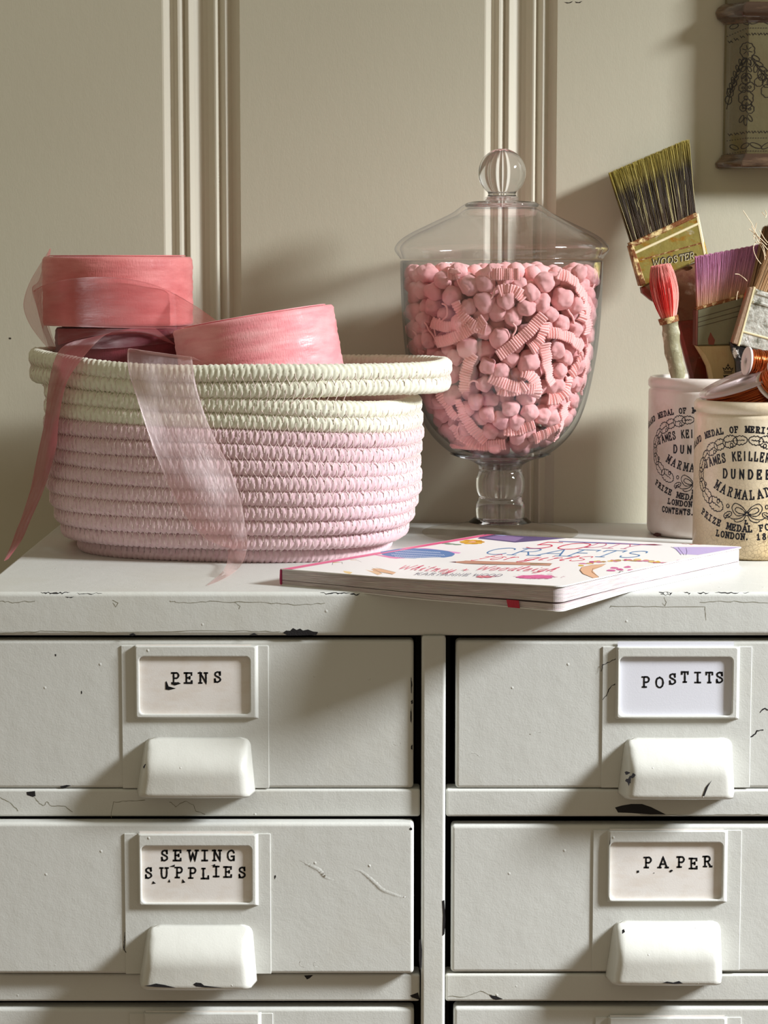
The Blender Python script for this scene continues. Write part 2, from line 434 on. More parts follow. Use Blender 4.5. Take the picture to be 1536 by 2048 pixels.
# ================================================================= SETTING
WY = 0.400
WXR_ = 1.60
FLOOR_Z = -0.43
wall_v = []; wall_f = []
def wbox(x0, x1, z0=FLOOR_Z, z1=0.62, y0=WY, y1=WY + .05):
    k = len(wall_v)
    for a in (x0, x1):
        for b in (y0, y1):
            for c in (z0, z1): wall_v.append((a, b, c))
    for q in ((0, 1, 5, 4), (2, 6, 7, 3), (0, 2, 3, 1), (4, 5, 7, 6), (1, 3, 7, 5), (0, 4, 6, 2)):
        wall_f.append(tuple(k + i for i in q))
tx = lambda px: P(px, 300, WY).x
T1 = (tx(326), tx(481)); T2 = (tx(968), tx(1113))
for a, b in ((-1.1, T1[0]), (T1[1], T2[0]), (T2[1], WXR_)): wbox(a, b)
wall = tag(mk('wall_back', wall_v, wall_f, M_wall, None), kind='structure')
def moulding(name, x0, x1):
    w = x1 - x0
    prof = [(0, .0002), (.02, .0004), (.05, .0030), (.10, .0062), (.13, .0052), (.155, .0050), (.20, .0030), (.225, .0034), (.285, .0068), (.30, .0042), (.335, .0030),
            (.345, .0030), (.40, .0068), (.46, .0092), (.52, .0100), (.58, .0094), (.63, .0070), (.665, .0036), (.685, .0034), (.73, .0088), (.75, .0078), (.79, .0046), (.81, .0042), (.885, .0072), (.905, .0062), (.93, .0050), (.995, .0012), (1.0, .0004)]
    v = []; n = len(prof)
    for z in (FLOOR_Z, .62):
        for u, h in prof: v.append((x0 + u * w, WY + h, z))
        v.append((x1, WY + .05, z)); v.append((x0, WY + .05, z))
    n += 2
    f = [(i, (i + 1) % n, n + (i + 1) % n, n + i) for i in range(n)] + [tuple(range(n))[::-1], tuple(range(n, 2 * n))]
    o = mk(name, v, f, M_trim, None, False)
    return tag(o, kind='structure')
moulding('trim_1', *T1); moulding('trim_2', *T2)
fl = tag(mk('floor', [(-1.1, -2.2, FLOOR_Z), (1.66, -2.2, FLOOR_Z), (1.66, WY, FLOOR_Z), (-1.1, WY, FLOOR_Z), (-1.1, -2.2, FLOOR_Z - .03), (1.66, -2.2, FLOOR_Z - .03), (1.66, WY, FLOOR_Z - .03), (-1.1, WY, FLOOR_Z - .03)],
            [(0, 1, 2, 3), (7, 6, 5, 4), (0, 4, 5, 1), (2, 6, 7, 3), (1, 5, 6, 2), (0, 3, 7, 4)], M_floor, None), kind='structure')
# unseen wall added at right: its lintel dims daylight high on the back wall
WXR = 1.60
wv_, wf_ = wall_v, wall_f
wall_v = []; wall_f = []
def wbox2(x0, x1, y0, y1, z0, z1):
    wbox(x0, x1, z0, z1, y0, y1)
OY0, OY1, OZ0, OZ1 = -1.15, .20, .42, 1.09
wbox2(WXR, WXR + .06, -2.2, OY0, FLOOR_Z, 1.4); wbox2(WXR, WXR + .06, OY1, WY, FLOOR_Z, 1.4)
wbox2(WXR, WXR + .06, OY0, OY1, FLOOR_Z, OZ0); wbox2(WXR, WXR + .06, OY0, OY1, OZ1, 1.4)
tag(mk('light_baffle_wall', wall_v, wall_f, M_wall, None), kind='structure')
# nail hole and scuffs in the wall paint
wm = mat('wall_scuff', (60, 52, 42), .8)
chip([[(1128, 4), (1134, 7), (1141, 6), (1146, 2), (1143, 5), (1136, 5)], [(1150, 3), (1158, 5), (1165, 2), (1160, 6), (1152, 6)],
      blob_poly(20, 677, 3, 2.2, 8, .3, 3)], WY, wall, wm, 'nail_hole')

# ================================================================= CABINET
XL, XR = -0.268, 0.335
cab = thing('filing_cabinet', (0.03, 0.2, FLOOR_Z), 'chipped off-white painted metal filing cabinet carrying the basket, jar and book', 'cabinet')
LIP0, LIP1 = Z(1272), 0.0
PY = 0.002    # frame front plane
bevel_box('cabinet_top', XL, XR, 0.0, .397, LIP0, 0.0, .0032, M_paint, cab, 4)
bevel_box('side_panel', XL, XL + .006, .004, .395, FLOOR_Z + .0, LIP0, .001, M_paint, cab)
bevel_box('side_panel', XR - .006, XR, .004, .395, FLOOR_Z + .0, LIP0, .001, M_paint, cab)
bevel_box('back_panel', XL + .006, XR - .006, .385, .395, FLOOR_Z, LIP0, .001, M_dark, cab)
pA, pB = X(843), X(891)
bevel_box('centre_post', pA, pB, -.0015, .03, FLOOR_Z + .05, LIP0 + .0003, .0022, M_paint, cab, 4)
bevel_box('inner_divider', (pA + pB) / 2 - .012, (pA + pB) / 2 + .012, .03, .38, FLOOR_Z + .02, LIP0, .001, M_dark, cab)
ROWS = [(1580, 1635), (1950, 2005)]
row3 = (Z(2318), Z(2373))
rails = []
for (a, b) in ROWS:
    rails.append((Z(a), Z(b)))
rails.append(row3)
for k, (zt, zb) in enumerate(rails):
    bevel_box('front_rail', XL + .006, pA - .0008, PY, .02, zb, zt, .0018, M_paint, cab, 4)
    bevel_box('front_rail', pB + .0004, XR - .006, PY, .02, zb, zt, .0018, M_paint, cab, 4)
bevel_box('plinth', XL + .004, XR - .004, .006, .39, FLOOR_Z, row3[1] - .0002, .002, M_paint, cab)
# chips and cracks on the frame
R_ = random.Random(5)
chip([[(566, 1266), (572, 1261), (580, 1262), (586, 1256), (593, 1260), (600, 1257), (606, 1261), (616, 1259), (626, 1263), (636, 1264), (633, 1270), (600, 1271), (575, 1271)],
      [(258, 1269), (266, 1266), (272, 1270), (264, 1272)], [(498, 1270), (508, 1266), (516, 1270)]], 0.0, cab)
chip([[(1230, 1615), (1244, 1611), (1262, 1608), (1284, 1608), (1302, 1614), (1318, 1622), (1332, 1629), (1300, 1629), (1262, 1626), (1236, 1625)]], PY, cab)
chip([[(53, 1584), (70, 1582), (71, 1592), (66, 1594), (54, 1590)]], PY, cab)
chip([[(608, 1951), (626, 1950), (620, 1956), (614, 1959)], [(820, 1991), (836, 1985), (840, 2000), (824, 1995)], [(978, 1990), (992, 1992), (1006, 1998), (992, 2000), (984, 1997)]], PY, cab)
chip([[(838, 1880), (842, 1878), (844, 1900), (843, 1934), (840, 1941), (838, 1920)], [(884, 1802), (889, 1800), (891, 1840), (889, 1868), (885, 1872), (886, 1830)]], -.0015, cab)
# chips on the top's front edge
def lipchips(spec):
    """little losses following the rounded front edge of the top"""
    for (x0, x1, y0, dy, sd) in spec:
        B = Bag()
        r = random.Random(sd); n = max(4, int((x1 - x0) / 4))
        rad = .0032
        va = []
        for i in range(n + 1):
            x = x0 + (x1 - x0) * i / n; e = sin(pi * i / n) ** .5 if 0 < i < n else .05
            t0 = y0 + (r.random() - .5) * .25; t1 = t0 + dy * e * (.6 + .8 * r.random())
            for t in (t0, t1):  # t: angle on edge (0=top side, 1 = front side)
                an = t * pi / 2
                va.append((X(x, 0, 1190), rad - sin(an) * (rad + .0001), -rad + cos(an) * (rad + .0001)))
        B.add(va, [(2 * i, 2 * i + 1, 2 * i + 3, 2 * i + 2) for i in range(n)])
        B.build('paint_chip', M_chip, cab, False)
lipchips([(80, 140, .35, .22, 1), (150, 205, .5, .08, 2), (1318, 1345, .3, .5, 3), (1368, 1382, .35, .2, 4), (1395, 1420, .35, .15, 5), (1430, 1480, .35, .16, 6), (1486, 1500, .4, .1, 7), (640, 700, .45, .16, 8), (700, 720, .6, .2, 9), (130, 148, .95, .18, 10), (1190, 1260, .3, .06, 11)])
def wob(pts, amp, n, sd):
    r = random.Random(sd); out = []
    for (a, b), (c, d) in zip(pts[:-1], pts[1:]):
        for i in range(n):
            t = i / n; out.append((a + (c - a) * t + (r.random() - .5) * amp, b + (d - b) * t + (r.random() - .5) * amp))
    out.append(pts[-1]); return out
pm = lambda Y: (lambda u, v: P(u, v, Y - .0001))
def cracks(strokes, w, Y, m, parent):
    for st in strokes: ink([st], w, pm(Y), 'paint_crack', m, parent, .8)
cracks([wob([(0, 1267), (90, 1262), (220, 1265), (420, 1261), (560, 1263)], 2.2, 10, 1), wob([(225, 1200), (236, 1206), (232, 1214), (226, 1206)], 1, 3, 2), wob([(470, 1205), (480, 1212), (478, 1218)], 1, 3, 4),
     wob([(340, 1202), (360, 1206), (420, 1203), (520, 1205), (600, 1210), (650, 1206)], 2.4, 7, 9), wob([(1220, 1215), (1222, 1212), (1290, 1213), (1410, 1214), (1412, 1240)], 1.5, 6, 12), wob([(1328, 1195), (1333, 1204), (1330, 1212), (1325, 1206)], 1, 3, 6),
     wob([(0, 1202), (30, 1205), (70, 1202)], 3, 6, 33), wob([(1400, 1204), (1470, 1203), (1536, 1206)], 3, 8, 34)], .8, 0, M_crack, cab)
cracks([wob([(69, 1594), (78, 1606), (86, 1612), (94, 1604), (104, 1612), (130, 1613), (145, 1624)], 2, 4, 21), wob([(222, 1636), (226, 1604), (258, 1602), (290, 1600)], 2, 5, 22), wob([(338, 1603), (352, 1614), (370, 1602), (386, 1610), (392, 1622), (410, 1629)], 2.5, 4, 23),
     wob([(0, 1594), (20, 1604), (36, 1622)], 2, 4, 24), wob([(896, 1992), (930, 1994), (960, 1982), (984, 1990)], 2, 4, 25), wob([(1280, 1630), (1400, 1631), (1500, 1628), (1536, 1630)], 2, 6, 26)], .9, PY, M_crack, cab)

# ---- drawers
def loop_rr(x0, x1, z0, z1, r, n=6):
    pts = []
    for (cx, cz, a0) in ((x1 - r, z1 - r, 0), (x0 + r, z1 - r, pi / 2), (x0 + r, z0 + r, pi), (x1 - r, z0 + r, 3 * pi / 2)):
        for i in range(n + 1):
            a = a0 + (pi / 2) * i / n
            pts.append((cx + r * cos(a), cz + r * sin(a)))
    return pts
def ring_loft(name, loops, m, parent, cap_last=False):
    """loops: list of (pts, y)"""
    n = len(loops[0][0]); v = []; f = []
    for pts, y in loops: v += [(a, y, b) for a, b in pts]
    for k in range(len(loops) - 1):
        for i in range(n):
            j = (i + 1) % n; f.append((k * n + i, k * n + j, (k + 1) * n + j, (k + 1) * n + i))
    return mk(name, v, f, m, parent, False)
def pull(name, x0, x1, xt0, xt1, zt, zb, y0, m, parent, depth=.021, zfold=None):
    """cup pull: pressed hood, open underneath; a quarter-round hood with sloped ends"""
    nz, na = 30, 44
    V = np.zeros((nz, na, 3))
    for i in range(nz):
        t = i / (nz - 1)
        z = zt + (zb - zt) * t
        d = depth * (1 - (1 - min(1, t / .62)) ** 2.3) if t < .62 else depth
        d = max(d, .0002)
        if t > .95: d *= 1 - .10 * ((t - .95) / .05)
        xa = xt0 + (x0 - xt0) * t ** .9; xb = xt1 + (x1 - xt1) * t ** .9
        rr0 = .0052 * (1 - sqrt(max(0, 1 - (1 - min(1, t / .16)) ** 2))); xa += rr0; xb -= rr0
        wd_ = xb - xa; s = .0048 * min(1, .25 + t * 1.5)
        # arch cross-section: foot -> sloped side -> rounded corner -> front
        rc = min(.0065, d * .62)
        pts = [(xa, 0), (xa + s * .5, d - rc)]
        path = []
        for k in range(8): path.append((xa + s * .55 * k / 7, (d - rc) * k / 7))
        for k in range(1, 9):
            a = pi / 2 * k / 8
            path.append((xa + s * .55 + rc * (1 - cos(a)), d - rc + rc * sin(a)))
        half = path
        mid = 12
        full = half + [(half[-1][0] + (xb - (half[-1][0] - xa) - half[-1][0]) * (k + 1) / mid, d + .0006 * sin(pi * (k + 1) / mid)) for k in range(mid - 1)] + [(xb - (a - xa), b) for a, b in half[::-1]]
        full = np.array(full)
        # resample
        q = np.linspace(0, len(full) - 1, na); qi = np.minimum(q.astype(int), len(full) - 2); u = (q - qi)[:, None]
        r = full[qi] * (1 - u) + full[qi + 1] * u
        V[i, :, 0] = r[:, 0]; V[i, :, 1] = y0 - r[:, 1]; V[i, :, 2] = z
    o = mk(name, V.reshape(-1, 3), grid_faces(nz, na), m, parent, True)
    so = o.modifiers.new('thick', 'SOLIDIFY'); so.thickness = .0011; so.offset = -1
    return o
def drawer(rect, plate, frame, window, cardtop, hnd, lines, label, yoff, cardm=M_card, seed=0):
    x0, x1, t, b = rect
    xa = XL + .0075 if x0 is None else X(x0, yoff); xb = XR - .0075 if x1 is None else X(x1, yoff)
    za, zb = Z(b, yoff), Z(t, yoff)
    d = thing('card_drawer', ((xa + xb) / 2, yoff, za), label, 'drawer', 'labelled drawers of the filing cabinet')
    bevel_box('front_panel', xa, xb, yoff, yoff + .014, za, zb, .0026, M_paint, d, 5)
    # tray behind the front
    ta, tb, z0, z1 = xa + .006, xb - .006, za + .004, zb - .012
    tv = []; tf = []
    def bx(a, b2, c, e, g, h):
        k = len(tv)
        for q in (a, b2):
            for w in (c, e):
                for s in (g, h): tv.append((q, w, s))
        for q in ((0, 1, 3, 2), (4, 6, 7, 5), (0, 4, 5, 1), (2, 3, 7, 6), (1, 5, 7, 3), (0, 2, 6, 4)): tf.append(tuple(k + i for i in q))
    bx(ta, tb, yoff + .0145, .37, z0, z0 + .0015); bx(ta, ta + .0015, yoff + .0145, .37, z0, z1); bx(tb - .0015, tb, yoff + .0145, .37, z0, z1); bx(ta, tb, .3685, .37, z0, z1)
    mk('tray', tv, tf, M_dark, d)
    px0, px1, pt, pb = plate
    pl = bevel_box('label_plate', X(px0, yoff), X(px1, yoff), yoff - .0009, yoff + .0003, Z(pb, yoff), Z(pt, yoff), .00035, M_paint, d, 2)
    a0, a1, at, ab = frame; w0, w1, wt, wb = window
    yp = yoff - .0009
    fx0, fx1, fz0, fz1 = X(a0, yp), X(a1, yp), Z(ab, yp), Z(at, yp)
    wx0, wx1, wz0, wz1 = X(w0, yp), X(w1, yp), Z(wb, yp), Z(wt, yp)
    h = .0030
    L_ = [(loop_rr(fx0, fx1, fz0, fz1, .0003), yp + .0003), (loop_rr(fx0 + .0009, fx1 - .0016, fz0 + .0009, fz1 - .0001, .0008), yp - h * .85), (loop_rr(fx0 + .0016, fx1 - .0024, fz0 + .0016, fz1 - .0006, .0012), yp - h),
          (loop_rr(wx0 - .0008, wx1 + .0008, wz0 - .0008, wz1 + .0008, .0037), yp - h), (loop_rr(wx0 - .0002, wx1 + .0002, wz0 - .0002, wz1 + .0002, .0032), yp - h * .93),
          (loop_rr(wx0, wx1, wz0, wz1, .003), yp - h * .75), (loop_rr(wx0, wx1, wz0, wz1, .003), yp - .0002)]
    ring_loft('label_frame', L_, M_paint, d)
    yc = yp - .0004
    cv = [(fx0 + .0013, yc, wz0 - .0008), (wx1 + .0010, yc, wz0 - .0008), (wx1 + .001, yc, Z(cardtop, yp)), (fx0 + .0013, yc, Z(cardtop, yp))]
    cv += [(a, yc + .00025, c) for a, _, c in cv]
    card = mk('label_card', cv, [(0, 1, 2, 3), (7, 6, 5, 4), (0, 4, 5, 1), (1, 5, 6, 2), (2, 6, 7, 3), (3, 7, 4, 0)], cardm, d)
    if lines:
        fm = lambda u, v: P(u, v, yc - .0001)
        S = []
        for (s, xs, base, hh) in lines:
            for k, chh in enumerate(s):
                if chh == ' ': continue
                by = base[k] if isinstance(base, (list, tuple)) else base
                r = random.Random(seed * 31 + k)
                wgl = G[chh][0] * hh * .92
                for st in glyph_strokes(chh, True, .15):
                    S.append([(xs[k] + a * hh * .92, by - bb * hh) for a, bb in st])
        ink(S, 3.5, fm, 'lettering', M_ink, card, .3, step=3)
    hx0, hx1, hxt0, hxt1, ht, hb = hnd
    yh = yoff - .0009
    Yf = yh - .021
    # silhouettes are measured at the front of the hood
    pull('pull_handle', X(hx0, yh - .002), X(hx1, yh - .002), X(hxt0, yh), X(hxt1, yh), Z(ht, yh), Z(hb, yh - .016), yh, M_handle, d)
    return d, yh
spread_ = lambda a, b, n: [a + (b - a) * i / (n - 1) for i in range(n)]
D1, yh1 = drawer((None, 827, 1280, 1577), (245, 538, 1291, 1576), (271, 518, 1291, 1437), (281, 501, 1312, 1427), 1289, (272, 510, 292, 500, 1474, 1594),
      [('PENS', [345, 371, 399, 429], [1366, 1366, 1366, 1364], 20)], 'upper left card drawer stamped PENS', .0030, seed=1)
D2, yh2 = drawer((None, 828, 1646, 1948), (246, 540, 1667, 1947), (273, 516, 1667, 1811), (281, 502, 1690, 1804), 1662, (272, 511, 293, 502, 1849, 1977),
      [('SEWING', [323, 349, 377, 404, 427, 455], 1721, 20), ('SUPPLIES', [291, 321, 352, 379, 405, 427, 450, 478], [1756, 1756, 1755, 1756, 1757, 1753, 1754, 1755], 20)], 'left card drawer stamped SEWING SUPPLIES, standing proud of the frame', -.0065, seed=2)
D3, yh3 = drawer((911, None, 1281, 1577), (1203, 1500, 1293, 1575), (1229, 1477, 1293, 1438), (1237, 1461, 1313, 1430), 1283, (1237, 1471, 1250, 1463, 1475, 1597),
      [('POST ITS', [1286, 1312, 1339, 1363, 0, 1390, 1412, 1433], [1374, 1375, 1368, 1364, 0, 1365, 1365, 1365], 20)], 'upper right card drawer stamped POST ITS', .0030, M_card2, seed=3)
D4, yh4 = drawer((903, None, 1650, 1945), (1188, 1486, 1660, 1940), (1217, 1459, 1660, 1804), (1222, 1447, 1683, 1797), 1657, (1216, 1453, 1232, 1446, 1841, 1968),
      [('PAPER', [1290, 1319, 1356, 1381, 1408], [1735, 1735, 1734, 1737, 1733], 20)], 'right card drawer stamped PAPER, pull handle with chipped lower edge', .0022, seed=4)
D5, yh5 = drawer((None, 829, 2016, 2315), (252, 543, 2026, 2312), (281, 520, 2024, 2168), (288, 510, 2047, 2160), 2021, (276, 514, 296, 504, 2205, 2330),
      [], 'lowest drawer on the left, under SEWING SUPPLIES, cut by the photo edge', .0020, seed=5)
D6, yh6 = drawer((909, None, 2014, 2315), (1196, 1492, 2034, 2310), (1222, 1464, 2033, 2172), (1230, 1455, 2056, 2164), 2030, (1222, 1460, 1238, 1452, 2205, 2330),
      [], 'lowest drawer on the right, under PAPER, cut by the photo edge', .0020, seed=6)
# stray stamp marks
def marks(polys, Y, parent): chip(polys, Y, parent, M_ink, 'ink_smudge')
marks([[(331, 1364), (333, 1362), (335, 1372), (340, 1375), (352, 1377), (338, 1380), (331, 1379)], [(342, 1368), (356, 1364), (362, 1367), (350, 1371)]], .0030 - .0014, D1)
marks([[(339, 1733), (350, 1729), (349, 1734)], [(423, 1731), (430, 1728), (431, 1732)], [(304, 1768), (306, 1762), (312, 1767)], [(336, 1764), (339, 1758), (341, 1765)], [(364, 1766), (365, 1758), (371, 1765)]], -.0065 - .0014, D2)
marks([blob_poly(1276, 1743, 3, 3, 8, .4, 1), blob_poly(1342, 1742, 3, 2.6, 8, .4, 2), blob_poly(1308, 1746, 1, 1, 6, .2, 2)], .0022 - .0014, D4)
# drawer damage
Yd = .0030
chip([blob_poly(824, 1404, 2.2, 4, 9, .4, 1), blob_poly(823, 1370, 1.2, 18, 12, .5, 2), blob_poly(822, 1430, 1.2, 14, 12, .5, 5), [(822, 1492), (825, 1489), (825, 1500), (822, 1498)]], Yd, D1)
chip([[(120, 1573), (133, 1570), (142, 1571), (132, 1575), (122, 1576)], blob_poly(111, 1310, 1.6, 2.4, 7, .3, 5), blob_poly(163, 1385, 1.2, 3.4, 7, .3, 6)], Yd, D1)
chip([blob_poly(822, 1658, 3.2, 2.8, 8, .3, 8), blob_poly(550, 1754, 1.5, 4, 8, .4, 2)], -.0065, D2)
cracks([wob([(1203, 1342), (1206, 1330), (1218, 1324), (1231, 1318)], 2, 4, 3), wob([(1206, 1400), (1214, 1388), (1222, 1372), (1230, 1368)], 2, 4, 4)], 1.3, yh3, M_chip, D3)
cracks([wob([(1498, 1474), (1508, 1470), (1514, 1462), (1526, 1460)], 2, 3, 5), wob([(1520, 1424), (1530, 1416), (1536, 1420)], 2, 3, 6)], 2.0, Yd, M_chip, D3)
cracks([[(248 + i * .2, 1900 - i * 5) for i in range(8)], wob([(252, 1905), (247, 1890), (250, 1880)], 3, 3, 9)], 1.2, yh2, M_chip, D2)
def mound(name, pts, w, hgt, Y, parent, sd):
    """raised ridge of old brushed-on paint"""
    r = random.Random(sd)
    q = catmull(pts, len(pts) * 8)
    p3 = np.array([tuple(P(a + (r.random() - .5) * 1.2, b + (r.random() - .5) * 1.2, Y + w * .93)) for a, b in q])
    rad = w * (.925 + .085 * np.sin(np.linspace(0, pi, len(q)))) + .00004 * rng.random(len(q))
    B = Bag().tube(p3, rad, 8)
    return B.build(name, M_paint, parent)
mound('paint_ridge', [(596, 1714), (620, 1726), (640, 1736), (652, 1750), (680, 1760)], .0060, 0, -.0065, D2, 1)
mound('paint_ridge', [(690, 1730), (722, 1738), (745, 1756), (768, 1776), (800, 1788), (815, 1790)], .0060, 0, -.0065, D2, 2)
mound('paint_ridge', [(1028, 1464), (1045, 1469), (1060, 1468), (1072, 1464), (1090, 1463), (1130, 1464)], .0012, 0, Yd, D3, 3)
mound('paint_ridge', [(935, 1512), (940, 1506), (952, 1506), (960, 1512), (970, 1502)], .0012, 0, Yd, D3, 4)
for i, (a, b, r_) in enumerate([(795, 1484, 8), (680, 1417, 5), (660, 1412, 5)]):
    mound('paint_ridge', [(a + r_ * cos(t), b + r_ * .8 * sin(t)) for t in np.linspace(0, 5.2, 7)], .0006, 0, Yd, D1, 7 + i)
for i, (a, b, r_) in enumerate([(608, 1926, 9), (634, 1928, 7)]):
    mound('paint_ridge', [(a + r_ * cos(t), b + r_ * .8 * sin(t)) for t in np.linspace(0, 5.2, 7)], .0007, 0, -.0065, D2, 17 + i)
# chipped lower edges of the handles
Yf = lambda yh: yh - .0206
chip([[(288, 1972), (300, 1970), (312, 1967), (330, 1970), (345, 1974), (352, 1976), (330, 1975), (310, 1974)], [(386, 1969), (392, 1965), (402, 1966), (408, 1971), (430, 1974), (448, 1976), (410, 1975), (392, 1973)]], yh2 - .0216, D2)
chip([[(1325, 1966), (1334, 1963), (1342, 1966), (1350, 1965), (1358, 1962), (1366, 1967), (1350, 1968)]], yh4 - .0216, D4)
chip([[(1382 - 138, 1860), (1248, 1858), (1250, 1864), (1244, 1868)]], yh4 - .0150, D4)
chip([[(240 + 46, 1534), (290, 1528), (292, 1528), (288, 1538)]], yh1 - .0206, D1)
chip([blob_poly(1258, 1562, 5, 8, 10, .6, 3), blob_poly(1266, 1552, 5, 4, 10, .6, 4), blob_poly(1254, 1546, 5, 3, 10, .6, 6), [(1405, 1592), (1412, 1574), (1424, 1560), (1416, 1574), (1409, 1592)]], yh3 - .0216, D3)

# ================================================================= BASKET
M_ropew = mat('rope_cream', (226, 224, 204), 0.9, 0.15, bumps=[(2600, 0.00012, 3, U1)], sheen=.25, var=[((208, 204, 180), 300, .45, .75, U1)])
M_ropep = mat('rope_pink', (216, 186, 190), 0.9, 0.15, bumps=[(2600, 0.00012, 3, U1)], sheen=.25, var=[((204, 166, 174), 300, .45, .75, U1), ((228, 200, 200), 200, .6, .8, U1)])
M_thread = mat('stitch_thread', (232, 214, 206), 0.8, 0.2)
BX, BY, BROT = -0.1120, 0.2300, radians(-11.5)
NR = 13; PITCHR = .01085; RR = .0059
def bas_outline(row, n, dr=0.0):
    """closed outline of one coil, evenly spaced; returns xy (world), z, outward normals"""
    t = np.linspace(0, 2 * pi, 721)
    h = row / (NR - 1)
    s = 1.0
    inset = (.020, .0085, .0035, .001)[int(row)] if row < 4 else 0.0
    rx = .1320 - inset + .004 * min(h, .7); ry = .0960 - inset * .9 + .002 * h
    p = 2.7
    x = rx * np.sign(np.cos(t)) * np.abs(np.cos(t)) ** (2 / p); y = ry * np.sign(np.sin(t)) * np.abs(np.sin(t)) ** (2 / p)
    if row >= 11:
        u = np.clip((np.abs(x) / rx - .62) / .38, 0, 1); u = u * u * (3 - 2 * u)
        x = x * (1 + np.where(x > 0, .165, .105) * u)
        y = y * (1 - .22 * u)
    # slight irregular bulge
    y = y * (1 + .012 * np.sin(3 * t + row)); x = x * (1 + .006 * np.sin(2 * t + row * 1.7))
    # resample by arc length
    L = np.concatenate([[0], np.cumsum(np.hypot(np.diff(x), np.diff(y)))])
    q = np.linspace(0, L[-1], n, endpoint=False)
    xx = np.interp(q, L, x); yy = np.interp(q, L, y)
    tx_ = np.roll(xx, -1) - np.roll(xx, 1); ty_ = np.roll(yy, -1) - np.roll(yy, 1); l = np.hypot(tx_, ty_)
    nx, ny = ty_ / l, -tx_ / l
    xx = xx + nx * dr; yy = yy + ny * dr
    xn = xx / .1320
    z = RR + row * PITCHR + np.zeros(n)
    z = z + h * .0065 * np.clip(-xn, 0, 1.1) ** 1.5
    if 3 <= row <= 10: z = z - .0050 * np.clip(xn, 0, 1) ** 1.6 * min(1, (row - 2) / 4)
    if row > 10: z = z + .001 * np.clip(xn, 0, 1.2)
    z = z + .0006 * np.sin(q * 31 + row * 2.1) * h
    c, s_ = cos(BROT), sin(BROT)
    return BX + xx * c - yy * s_, BY + xx * s_ + yy * c, z, nx * c - ny * s_, nx * s_ + ny * c, q, L[-1]
basket = thing('rope_basket', (BX, BY, 0), 'oval coiled rope basket, cream rim over pink body, two loop handles, on the cabinet top', 'basket')
NS, NT = 1120, 22
def braid(theta, q, ph):
    """chevron plait: two strands crossing over the outward face of the rope"""
    w = .0043
    k = np.abs(theta) ** .8
    s1 = (q / w + .50 * k + ph)
    a = np.abs(np.sin(pi * s1))
    seam = np.exp(-(theta / .16) ** 2)
    return .0011 * (a ** .55) - .0005 * seam
for row in range(NR):
    x, y, z, nx, ny, q, L = bas_outline(row, NS)
    th = np.linspace(-pi, pi, NT, endpoint=False) + rng.random() * .1
    ph = rng.random()
    k = round(L / .0043); qq = q * (k * .0043 / L)
    TH, Q = np.meshgrid(th, qq)
    r = RR - .0004 + braid(((TH + pi - .15 + .25 * (row % 2)) % (2 * pi)) - pi, Q, ph) + .00018 * rng.standard_normal(TH.shape)
    V = np.zeros((NS, NT, 3))
    V[:, :, 0] = x[:, None] + nx[:, None] * np.cos(TH) * r * .86
    V[:, :, 1] = y[:, None] + ny[:, None] * np.cos(TH) * r * .86
    V[:, :, 2] = z[:, None] + np.sin(TH) * r
    mk('rope_coil', V.reshape(-1, 3), grid_faces(NS, NT, True, True), M_ropew if row >= 9 else M_ropep, basket, True)
# sewn zigzag between neighbouring coils
for row in range(NR - 1):
    m = 134
    B = Bag()
    xa, ya, za, nxa, nya, q, L = bas_outline(row, m * 2)
    xb, yb, zb, nxb, nyb, _, _ = bas_outline(row + 1, m * 2)
    sl = row == 10
    for i in range(m * 2):
        lo, hi = (i, (i + 1) % (2 * m)) if i % 2 == 0 else ((i + 1) % (2 * m), i)
        A = np.array([xa[lo], ya[lo], za[lo]]); Bp = np.array([xb[hi], yb[hi], zb[hi]])
        if np.linalg.norm(A - Bp) > .0165: continue
        na = np.array([nxa[lo], nya[lo], 0]); nb = np.array([nxb[hi], nyb[hi], 0])
        pts = [A + na * RR * .90, A + na * (RR * .92 + .0006) * cos(.5) + np.array([0, 0, RR * sin(.5)]),
               (A + Bp) / 2 + (na + nb) / 2 * RR * .66, Bp + nb * (RR * .92 + .0006) * cos(.5) - np.array([0, 0, RR * sin(.5)]), Bp + nb * RR * .90]
        B.tube(pts, .00022, 4)
    tag(B.build('stitching', M_thread, basket), kind='stuff')
x, y, z, nx, ny, q, L = bas_outline(0, 96)
mk('base', [(BX, BY, .004)] + [(a, b, .004) for a, b in zip(x, y)] + [(a, b, .001) for a, b in zip(x, y)],
   [(0, 1 + i, 1 + (i + 1) % 96) for i in range(96)] + [(1 + i, 97 + i, 97 + (i + 1) % 96, 1 + (i + 1) % 96) for i in range(96)] + [tuple(range(97, 193))[::-1]], M_ropep, basket)

_bo = {}
def bas_front(px, py, gap=.0015, fall=.25):
    """where the view of a pixel meets the basket's outer side"""
    row = int(min(12, max(0, (Z(py, .15) - RR) / PITCHR + .5)))
    if row not in _bo:
        a, b, z_, c, d_, q_, L_ = bas_outline(row, 400); _bo[row] = (a, b, c, d_)
    a, b, c, d_ = _bo[row]; g = RR + gap
    a = a + c * g; b = b + d_ * g
    d = ray(px, py); k = d.x / d.y
    # line x = k*(y - CAM.y); find crossing with smallest y
    f = a - k * (b - CAM.y); best = None
    for i in range(400):
        j = (i + 1) % 400
        if f[i] * f[j] <= 0:
            t = f[i] / (f[i] - f[j] + 1e-12); y = b[i] + (b[j] - b[i]) * t
            if best is None or y < best: best = y
    return P(px, py, best if best is not None else fall)

